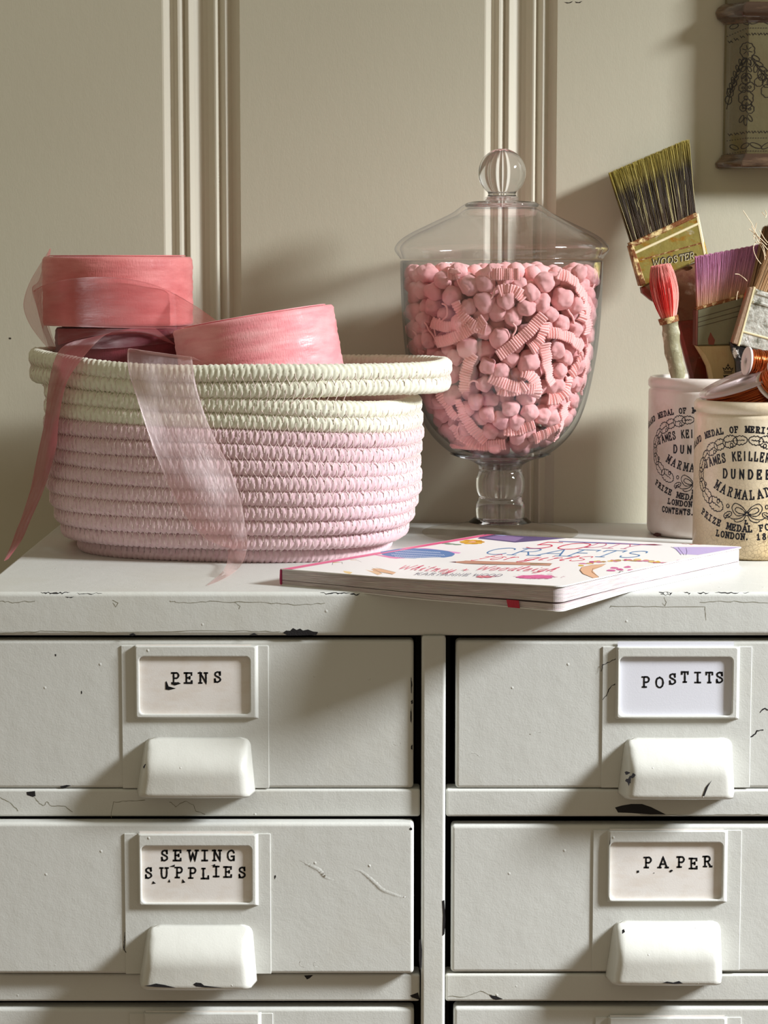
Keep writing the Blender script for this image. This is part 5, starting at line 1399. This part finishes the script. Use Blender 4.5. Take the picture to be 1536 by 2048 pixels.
# ================================================================= WALL VASE
M_vase = mat('olive_glazed_ceramic', (104, 96, 68), .22, .5, bumps=[(180, .0003, 3, U1)], var=[((98, 84, 56), 14, .4, .7, U1)], coat=.4)
M_vrim = mat('dark_brown_glaze', (70, 50, 38), .16, .5, bumps=[(160, .0004, 3, U1)], var=[((120, 96, 74), 22, .5, .68, (1, 1, 5))], coat=.6)
M_vprint = mat('sepia_print', (34, 24, 14), .4)
va = P(1447, 180, WY - .004).x; vb = P(1494, 180, WY - .022).x; vc = vb + .072; vd = vc + (vb - va) * 1.0
vy0, vy1 = WY - .0015, WY - .0230
vz0, vz1 = Z(312, vy1), Z(-60, vy1)
vase = thing('wall_vase', ((va + vd) / 2, WY - .02, vz0), 'olive glazed ceramic wall vase with dark rims and printed flower garlands, hanging on the wall', 'vase')
plan = [(va, vy0), (va + .001, vy0 - .004), (vb, vy1), (vc, vy1), (vd - .001, vy0 - .004), (vd, vy0)]
def vring(sc, z):
    mx_ = (va + vd) / 2
    return [(mx_ + (a - mx_) * (1 + sc * .7), min(vy0, vy0 + (b - vy0) * (1 + sc)), z) for a, b in plan]
def vloft(name, rings, m):
    v = []; n = 6
    for r_ in rings: v += r_
    f = []
    for k in range(len(rings) - 1):
        for i in range(n):
            j = (i + 1) % n; f.append((k * n + i, k * n + j, (k + 1) * n + j, (k + 1) * n + i))
    f.append(tuple(range(n))[::-1]); f.append(tuple(range(len(v) - n, len(v))))
    o = mk(name, v, f, m, vase, True)
    b = o.modifiers.new('bev', 'BEVEL'); b.width = .0012; b.segments = 3; b.limit_method = 'ANGLE'; b.angle_limit = radians(25)
    return o
vloft('body', [vring(0, vz0), vring(0, vz1)], M_vase)
zz = vz0
vloft('foot_rim', [vring(.06, zz - .0100), vring(.15, zz - .0088), vring(.17, zz - .0050), vring(.10, zz - .0022), vring(.04, zz + .0006), vring(.02, zz + .0022)], M_vrim)
zt_ = Z(36, vy1)
vloft('shoulder_rim', [vring(.01, zt_ - .0040), vring(.05, zt_ - .0020), vring(.17, zt_ + .0010), vring(.22, zt_ + .0060), vring(.17, zt_ + .0100), vring(.05, zt_ + .0130)], M_vrim)
# printed garlands follow the facets
nL = Vector((vb - va, vy1 - vy0, 0)).cross(Vector((0, 0, 1))).normalized()
def fv(u, v):
    if u < 1494:
        q = plane_hit(u, v, Vector((vb, vy1, 0)), Vector((vy1 - vy0 + .004, -(vb - va - .001), 0)).normalized())
    else: q = P(u, v, vy1)
    return q + Vector((-.00008, -.0002, 0))
S = []
def ell(cx, cy_, a, b, rot=0, n=18, sc=0, k=5):
    return [(cx + cos(rot) * a * cos(t) * (1 + sc * abs(sin(k * t / 2))) - sin(rot) * b * sin(t) * (1 + sc * abs(sin(k * t / 2))), cy_ + sin(rot) * a * cos(t) * (1 + sc * abs(sin(k * t / 2))) + cos(rot) * b * sin(t) * (1 + sc * abs(sin(k * t / 2)))) for t in np.linspace(0, 2 * pi, n)]
S += [ell(1495, 101, 14, 15, 0, 50, .12, 10)] + [[(1495 + 3 * cos(t), 101 + 3 * sin(t)), (1495 + 10 * cos(t), 101 + 10 * sin(t))] for t in np.linspace(.3, 6.6, 7)[:-1]]
for i in range(3):
    for sd in (-1, 1): S.append(ell(1493 + sd * 6, 124 + i * 14, 3.4, 6.5, sd * -.6 + (.0), 14))
S.append([(1493, 116), (1492, 160)])
for (a, b, r_) in ((1492, 160, 8), (1486, 176, 8), (1500, 174, 9), (1492, 196, 14), (1486, 216, 6), (1500, 218, 8), (1494, 208, 9)):
    S.append(ell(a, b, r_, r_, 0, 36, .14, 8)); S.append(ell(a, b, r_ * .3, r_ * .3, 0, 9))
for (a, b, ro) in ((1483, 238, .5), (1491, 243, 0), (1500, 236, -.6)): S.append(ell(a, b, 3.4, 8, ro, 14))
for k, (a, b) in enumerate([(1484, 122), (1478, 134), (1473, 146), (1469, 158), (1465, 170), (1461, 180)]):
    S.append(ell(a + 3, b, 3, 7, .7, 14)); S.append(ell(a - 3, b + 3, 3, 7, -.3, 14))
for (a, b, r_) in ((1468, 166, 5), (1460, 186, 6), (1457, 200, 6)): S.append(ell(a, b, r_, r_ * 1.3, 0, 30, .14, 7))
S.append([(1486, 116), (1474, 142), (1466, 168), (1456, 206), (1453, 218)])
for k, (a, b) in enumerate([(1508, 120), (1515, 132), (1523, 142), (1532, 150), (1542, 158)]):
    S.append(ell(a + 4, b - 4, 4, 9, -1.0, 14)); S.append(ell(a - 3, b + 5, 4, 8, .2, 14))
for (a, b, r_) in ((1524, 154, 6), (1518, 164, 8), (1534, 166, 8), (1536, 182, 12)): S.append(ell(a, b, r_, r_, 0, 36, .14, 8))
S.append([(1503, 116), (1516, 136), (1532, 154), (1548, 170)])
def band(y, lo, leafs=True):
    pass
sl = lambda x: (1494 - x) * .42 if x < 1494 else 0
for yb, sg in ((42, 1), (291, -1)):
    for k in range(-3, 6):
        x = 1512 + k * 22
        if x < 1452: continue
        S.append(ell(x, yb + sl(x) * sg * (1 if sg > 0 else -.35), 12 if x > 1494 else 9, 4.4, (.5 if k % 2 else -.35) * sg, 20))
dots = []
for yb, sg in ((29, 1), (56, 1), (276, -1), (302, -1)):
    for k in range(26):
        x = 1454 + k * 5.2; y = yb + sl(x) * (1 if sg > 0 else -.35) * sg
        dots.append([(x, y), (x + 1.4, y)])
for yb in (18, 66, 262):
    for k in range(10):
        x = 1456 + k * 12; y = yb + sl(x) * (1 if yb < 200 else .35)
        dots.append([(x, y), (x + 3, y + 4), (x + 6, y), (x + 9, y + 3)])
S2 = []
ink(S, 1.5, fv, 'garland_print', M_vprint, vase, .3, 4)
tag(ink(dots, 1.3, fv, 'border_print', M_vprint, vase, .2, 4), kind='stuff')

# ================================================================= BOOK
M_cover = mat('glossy_white_cover', (228, 225, 222), .45, .35, coat=0)
M_pinks = mat('pink_spine', (226, 92, 138), .35, .5)
BT = .0145
A_ = PZ(562, 1137, BT * .78); B_ = PZ(1122, 1170, BT)
A_.z = 0; B_.z = 0; AB = (B_ - A_); wB = AB.length; eb = Vector((sin(radians(37)), cos(radians(37)), 0)); hB = .240
ea = AB.normalized()
def BK(a, b, z=BT): return Vector((A_.x + ea.x * a + eb.x * b, A_.y + ea.y * a + eb.y * b, z))
book = thing('craft_book', (BK(wB / 2, hB / 2, 0).x, BK(wB / 2, hB / 2, 0).y, 0), 'white softcover craft book with pink spine, overhanging the cabinet front edge', 'book')
m_pg = bpy.data.materials.new('page_edges'); m_pg.use_nodes = True
nt = m_pg.node_tree; N = nt.nodes; L = nt.links; b_ = N['Principled BSDF']; b_.inputs['Roughness'].default_value = .8
at = N.new('ShaderNodeUVMap')
def lay(sc, det=2):
    mp = N.new('ShaderNodeMapping'); mp.inputs['Scale'].default_value = sc; L.new(at.outputs[0], mp.inputs[0])
    n = N.new('ShaderNodeTexNoise'); n.inputs['Scale'].default_value = 1; n.inputs['Detail'].default_value = det; L.new(mp.outputs[0], n.inputs['Vector']); return n
n1 = lay((1.5, 15, 1)); n2 = lay((3, 70, 1)); n3 = lay((4, 130, 1), 1)
r1 = N.new('ShaderNodeValToRGB'); cr_ = r1.color_ramp; cr_.elements[0].position = .3; cr_.elements[0].color = (*lin((226, 214, 196)), 1); cr_.elements[1].position = .75; cr_.elements[1].color = (*lin((160, 178, 226)), 1)
for ps, c_v in ((.42, (236, 228, 226)), (.5, (230, 198, 204)), (.58, (236, 232, 234)), (.66, (222, 212, 186))):
    e = cr_.elements.new(ps); e.color = (*lin(c_v), 1)
L.new(n2.outputs['Fac'], r1.inputs[0])
r2 = N.new('ShaderNodeMapRange'); r2.inputs[1].default_value = .35; r2.inputs[2].default_value = .65; r2.inputs[3].default_value = .62; r2.inputs[4].default_value = 1.05; L.new(n3.outputs['Fac'], r2.inputs[0])
mm = N.new('ShaderNodeMix'); mm.data_type = 'RGBA'; mm.blend_type = 'MULTIPLY'; mm.inputs[0].default_value = 1; L.new(r1.outputs[0], mm.inputs[6]); L.new(r2.outputs[0], mm.inputs[7]); L.new(mm.outputs[2], b_.inputs['Base Color'])
bp_ = N.new('ShaderNodeBump'); bp_.inputs['Distance'].default_value = .0004; L.new(n3.outputs['Fac'], bp_.inputs['Height']); L.new(bp_.outputs[0], b_.inputs['Normal'])
def book_outline(n=8, r=.006, ins=0.0, front=0.0):
    pts = []
    rr = r
    def arc(ca, cb, a0):
        for i in range(n + 1):
            t = a0 + pi / 2 * i / n; pts.append((ca + rr * cos(t), cb + rr * sin(t)))
    # dense straight edges so the book can sag
    def line(p, q, k=18):
        for i in range(1, k): pts.append((p[0] + (q[0] - p[0]) * i / k, p[1] + (q[1] - p[1]) * i / k))
    w, h = wB - ins, hB - ins
    lo = ins
    arc(w - rr, h - rr, 0); line((w - rr, h), (.0005, h))
    pts.append((.0002, h)); line((.0, h), (.0, lo)); pts.append((.0002, lo)); line((0, lo), (w - rr, lo))
    arc(w - rr, lo + rr, -pi / 2); line((w, lo + rr), (w, h - rr))
    return pts
def sag(a, b, z, low=0.0):
    """the unsupported corner droops past the cabinet's edge; pages fan slightly there"""
    p = BK(a, b, z * (.78 + .22 * min(1, max(0, a / wB))))
    over = max(0.0, -p.y - .004)
    p.z -= over * .012 + low * (over * .035)
    # front edge bows in the middle
    p.z -= .0016 * math.exp(-((a - wB * .45) / (wB * .3)) ** 2) * math.exp(-(b / .05))
    return p
def book_layer(name, z0, z1, m, ins, low0, low1, nz=4):
    o2 = book_outline(ins=ins); n = len(o2); V = []; UV = []
    per = 0
    Ls = [0]
    for i in range(1, n): Ls.append(Ls[-1] + sqrt((o2[i][0] - o2[i - 1][0]) ** 2 + (o2[i][1] - o2[i - 1][1]) ** 2))
    for k in range(nz):
        t = k / (nz - 1); z = z0 + (z1 - z0) * t; lw = low0 + (low1 - low0) * t
        for i, (a, b) in enumerate(o2): V.append(sag(a, b, z, lw)); UV.append((Ls[i] * 12, z * 60))
    ring = n
    f = []
    for k in range(nz - 1):
        for i in range(n):
            j = (i + 1) % n; f.append((k * n + i, k * n + j, (k + 1) * n + j, (k + 1) * n + i))
    # caps as fan over centre grid
    c0 = len(V); V.append(sag(wB / 2, hB / 2, z0, low0)); UV.append((0, z0 * 60)); c1 = len(V); V.append(sag(wB / 2, hB / 2, z1, low1)); UV.append((0, z1 * 60))
    for i in range(n):
        j = (i + 1) % n; f.append((c0, j, i)); f.append((c1, (nz - 1) * n + i, (nz - 1) * n + j))
    return mk(name, V, f, m, book, False, uv=UV)
book_layer('back_cover', .0003, .0009, M_cover, .0002, 1.0, 1.0, 2)
book_layer('page_block', .0010, .0042, m_pg, .0010, 1.0, .75)
book_layer('page_block', .0047, BT - .0010, m_pg, .0010, .35, .05, 6)
book_layer('front_cover', BT - .0008, BT, M_cover, .0, 0, 0, 2)
# spine
sv = []; ns_ = 40
for i in range(ns_ + 1):
    b = hB * i / ns_
    for (a, z) in ((.0002, .0004), (-.0009, .0012), (-.0012, .006), (-.0009, BT - .0012), (-.0002, BT - .00002), (.0085, BT + .00016)):
        sv.append(sag(a, b, z))
mk('spine', sv, grid_faces(ns_ + 1, 6).tolist(), M_pinks, book)
# cover art, printed flat
ZC = BT + .00004
def uvb(px, py):
    zz_ = BT * .9; det = ea.x * eb.y - ea.y * eb.x
    for _ in range(3):
        d = PZ(px, py, zz_) - A_; a = (d.x * eb.y - d.y * eb.x) / det; b = (ea.x * d.y - ea.y * d.x) / det
        zz_ = BT * (.78 + .22 * min(1, max(0, a / wB)))
    return a, b
def cov(px, py, dz=0):
    a, b = uvb(px, py); a = min(max(a, .0004), wB - .0004); b = min(max(b, .0004), hB - .0004); q = sag(a, b, ZC + dz); return q
def art(name, poly, col, dz=0.0, rough=.35):
    n = len(poly); k = mat('ink_%d_%d_%d' % col, tuple(int(v * .96) for v in col), .5, .25)
    cx = sum(p[0] for p in poly) / n; cy_ = sum(p[1] for p in poly) / n
    v = [cov(cx, cy_, dz)] + [cov(a, b, dz) for a, b in poly]
    return mk(name, v, [(0, 1 + i, 1 + (i + 1) % n) for i in range(n)], k, book)
def art_ink(name, strokes, w, col, dz=.00004, step=6):
    ink([[(a, b * 3.2) for a, b in st] for st in strokes], w, lambda u, v: cov(u, v / 3.2, dz), name, mat('ink_%d_%d_%d' % col, tuple(int(v * .96) for v in col), .5, .25), book, .3, step)
# photograph panel by the spine
def blob(px, py, rx, ry, n=20, j=.12, sd=1, rot=0):
    r = random.Random(sd); o = []
    for i in range(n):
        t = 2 * pi * i / n; k = 1 + j * (r.random() - .5) * 2; x = rx * cos(t) * k; y = ry * sin(t) * k; o.append((px + x - rot * y * 3, py + y + rot * x)); 
    return o
art('cover_photo', [(955, 1077), (1012, 1060), (1040, 1060), (1145, 1074), (1072, 1082), (1030, 1085)], (92, 78, 118))
art('cover_photo_detail', [(968, 1076), (1010, 1068), (1048, 1075), (1030, 1083)], (138, 114, 158), .00003)
art('cover_photo_detail', blob(1005, 1069, 14, 2.6, 16, .1, 3), (168, 180, 220), .00005)
art('cover_photo_detail', blob(1035, 1068, 24, 3, 16, .2, 4), (74, 56, 70), .00006)
art('cover_photo_detail', blob(1075, 1070, 26, 3, 16, .2, 5), (140, 104, 110), .00005)
# blue sticker with white lines of script
art('sticker_border', [(744, 1109), (790, 1101), (850, 1096), (922, 1105), (918, 1107), (850, 1099), (800, 1102)], (226, 150, 200), .00002)
art('sticker', blob(835, 1107, 75, 10, 30, .02, 7, .02), (92, 128, 178), .00004)
art('sticker_border', [(740, 1108), (770, 1111), (842, 1119), (838, 1122), (780, 1116)], (222, 130, 172), .00003)
wl_ = []
for k, (x0_, y0_, n_) in enumerate([(800, 1101, 9), (790, 1105, 11), (783, 1109, 11), (790, 1113, 8)]):
    pts_ = []
    for i in range(n_ * 4):
        pts_.append((x0_ + i * 2.3, y0_ + i * .12 + (1.0 if i % 2 else -.9)))
    wl_.append(pts_)
art_ink('sticker_lettering', wl_, .9, (236, 240, 246), .00008)
# yellow flower and leaves
for k in range(9):
    t = k * .7; art('flower_print', blob(944 + 16 * cos(t), 1084 + 3 * sin(t), 9, 1.8, 10, .2, k, 0), (222, 176, 70) if k % 2 else (204, 148, 40), .00002 + .00001 * k)
art('flower_print', blob(945, 1084, 7, 1.4, 10, .2, 5), (232, 170, 140), .00013)
for (a, b) in ((900, 1088), (914, 1089), (893, 1087)): art('leaf_print', blob(a, b, 10, 1.2, 10, .2, a), (128, 150, 128), .00002)
# title
def ctext(s, px, py, wpx, hpx, lean, w, col, serif=True, slope=.055, ad=None):
    tot = sum(G[c][0] + .18 if c != ' ' else .45 for c in s); k = wpx / tot; x = px; out = []
    for c in s:
        if c == ' ': x += .45 * k; continue
        for st in glyph_strokes(c, serif):
            out.append([(x + a * k + b * lean, py + (x - px) * slope - b * hpx + a * k * slope) for a, b in st])
        x += (G[c][0] + .18) * k
    art_ink('title_lettering', out, w * 1.25, col)
ctext('50', 1048, 1096, 112, 12, 40, 3.0, (206, 52, 84), False, .03)
ctext('DIY', 1168, 1095, 100, 8.5, 26, 1.9, (196, 96, 130), True, .03)
ctext('CRAFTs', 962, 1108, 320, 12.5, 34, 2.6, (74, 122, 170), True, .024)
ctext('for girls', 952, 1118, 215, 9, 34, 1.9, (214, 60, 88), False, .02)
ctext('Whitney', 792, 1136, 115, 8, 22, 1.3, (214, 70, 100), False, .055)
ctext('+', 922, 1140, 14, 5, 8, 1.5, (214, 70, 100), False, .05)
ctext('Woodleigh', 948, 1138, 160, 8, 22, 1.3, (214, 70, 100), False, .03)
ctext('KARIANNE WOOD', 828, 1146, 175, 4.2, 8, 1.0, (92, 88, 110), False, .03)
# pencils, sticks, rope handle, flower tufts
art('brush_print', [(884, 1122), (900, 1119.5), (1100, 1126), (1104, 1127), (1100, 1131), (930, 1126)], (190, 140, 118)); art('brush_print', [(884, 1122), (912, 1119.6), (912, 1124.5)], (88, 40, 60), .00003); art('brush_print', [(1060, 1126), (1108, 1126.4), (1060, 1128.5)], (132, 124, 96), .00003)
art('pencil_print', [(1117, 1082), (1230, 1085.5), (1325, 1090), (1310, 1091), (1230, 1088), (1118, 1083.6)], (108, 104, 160)); art('pencil_print', [(1282, 1088.5), (1308, 1088), (1326, 1090), (1308, 1091)], (132, 60, 80), .00003)
art('stick_print', [(700, 1119), (712, 1119), (732, 1128), (764, 1144), (756, 1146), (726, 1136)], (230, 190, 150)); art('stick_print', [(712, 1128), (730, 1129), (792, 1142), (786, 1145), (752, 1140)], (222, 176, 136), .00002)
art('stick_print', [(620, 1132), (640, 1131), (705, 1142), (700, 1145)], (232, 200, 140)); art('bead_print', [(666, 1124), (684, 1124), (685, 1131), (664, 1131)], (224, 184, 130)); art_ink('bead_outline', [[(666, 1124), (684, 1124), (685, 1131), (664, 1131), (666, 1124)]], .8, (60, 44, 40))
art_ink('stick_outline', [[(700, 1119), (712, 1119), (732, 1128), (764, 1144)], [(730, 1129), (792, 1142)]], .6, (90, 60, 48))
for (cx, cy_, rx, ry, n_, cl) in ((1076, 1152, 52, 5.2, 26, (214, 104, 150)), (968, 1151, 24, 2.8, 12, (214, 124, 132)), (1394, 1087, 30, 3.0, 16, (220, 130, 110))):
    art('tuft_print', blob(cx, cy_, rx * .7, ry * .7, 18, .25, cx), cl if cl[0] < 220 else cl)
    r = random.Random(cx); stt = []
    for i in range(n_):
        t = r.random() * 6.28; q = .4 + .6 * r.random(); x, y = cx + rx * q * cos(t), cy_ + ry * q * sin(t); stt.append([(x, y), (x + r.uniform(-10, 10), y + r.uniform(-1.2, 1.2))])
    art_ink('tuft_print', stt, 1.0, (188, 70, 116) if cl[1] != 130 else (196, 92, 80))
art('wreath_handle_print', [(1160, 1140), (1164, 1134), (1185, 1130), (1212, 1128), (1204, 1133), (1186, 1137), (1184, 1144), (1200, 1154), (1186, 1155), (1166, 1147)], (222, 176, 140)); art_ink('wreath_handle_outline', [[(1160, 1140), (1164, 1134), (1185, 1130), (1212, 1128)], [(1160, 1140), (1166, 1147), (1186, 1155)], [(1184, 1144), (1200, 1154)], [(1184, 1144), (1186, 1137), (1204, 1133)]], .9, (120, 74, 52))
r = random.Random(8)
for k in range(34):
    t = k / 33; x = 1165 + 205 * t; y = 1129 - 9 * sin(pi * min(1, t * 1.15)) + 0 * t; c_v = [(214, 176, 72), (206, 120, 150), (180, 140, 92), (222, 190, 120), (190, 80, 120)][k % 5]
    art('flower_print', blob(x + r.uniform(-6, 6), y + r.uniform(-2, 2), r.uniform(5, 10), r.uniform(1, 2), 9, .25, k), c_v, .00002 + .000004 * k)
for k, (a, b) in enumerate([(1228, 1136), (1240, 1139), (1222, 1141), (1255, 1134), (1262, 1141), (1364, 1121)]): art('flower_print', blob(a, b, 8, 2, 9, .25, k), (206, 100, 150), .00003)
art_ink('ant_print', [[(1236, 1147), (1240, 1143), (1246, 1143)], [(1240, 1143), (1244, 1147)], [(1238, 1139), (1244, 1141)]], 1.4, (50, 26, 44))
art('leaf_print', [(1346, 1094), (1486, 1094), (1430, 1104), (1396, 1110), (1360, 1108)], (190, 172, 214)); art_ink('leaf_outline', [[(1342, 1094), (1352, 1098), (1362, 1110)], [(1356, 1095), (1360, 1100), (1368, 1110)], [(1372, 1096), (1374, 1104), (1372, 1110)]], .9, (92, 84, 120))
art('flower_print', blob(1368, 1084, 5, 1.4, 9, .2, 77), (206, 90, 130))
# woven bookmark tab on the lower edge
def tabp(px, py):
    a, b = uvb(px, 1166)
    return a
ta0, ta1 = wB - .0375, wB - .0290
tb = [sag(ta0, .0, .0049, .7) + Vector((0, 0, 0)), sag(ta1, .0, .0049, .7), sag(ta1 + .0008, .0, .0004, 1), sag(ta0 + .0012, .0, .0004, 1)]
off = -eb * .0006
tv = [q + off for q in tb] + [q + off + eb * .0005 for q in tb]
mk('bookmark_tab', tv, [(0, 3, 2, 1), (4, 5, 6, 7), (0, 1, 5, 4), (1, 2, 6, 5), (2, 3, 7, 6), (3, 0, 4, 7)], mat('red_ribbon', (190, 40, 66), .6, bumps=[(1500, .0003, 2, (1, 1, .3))]), book)
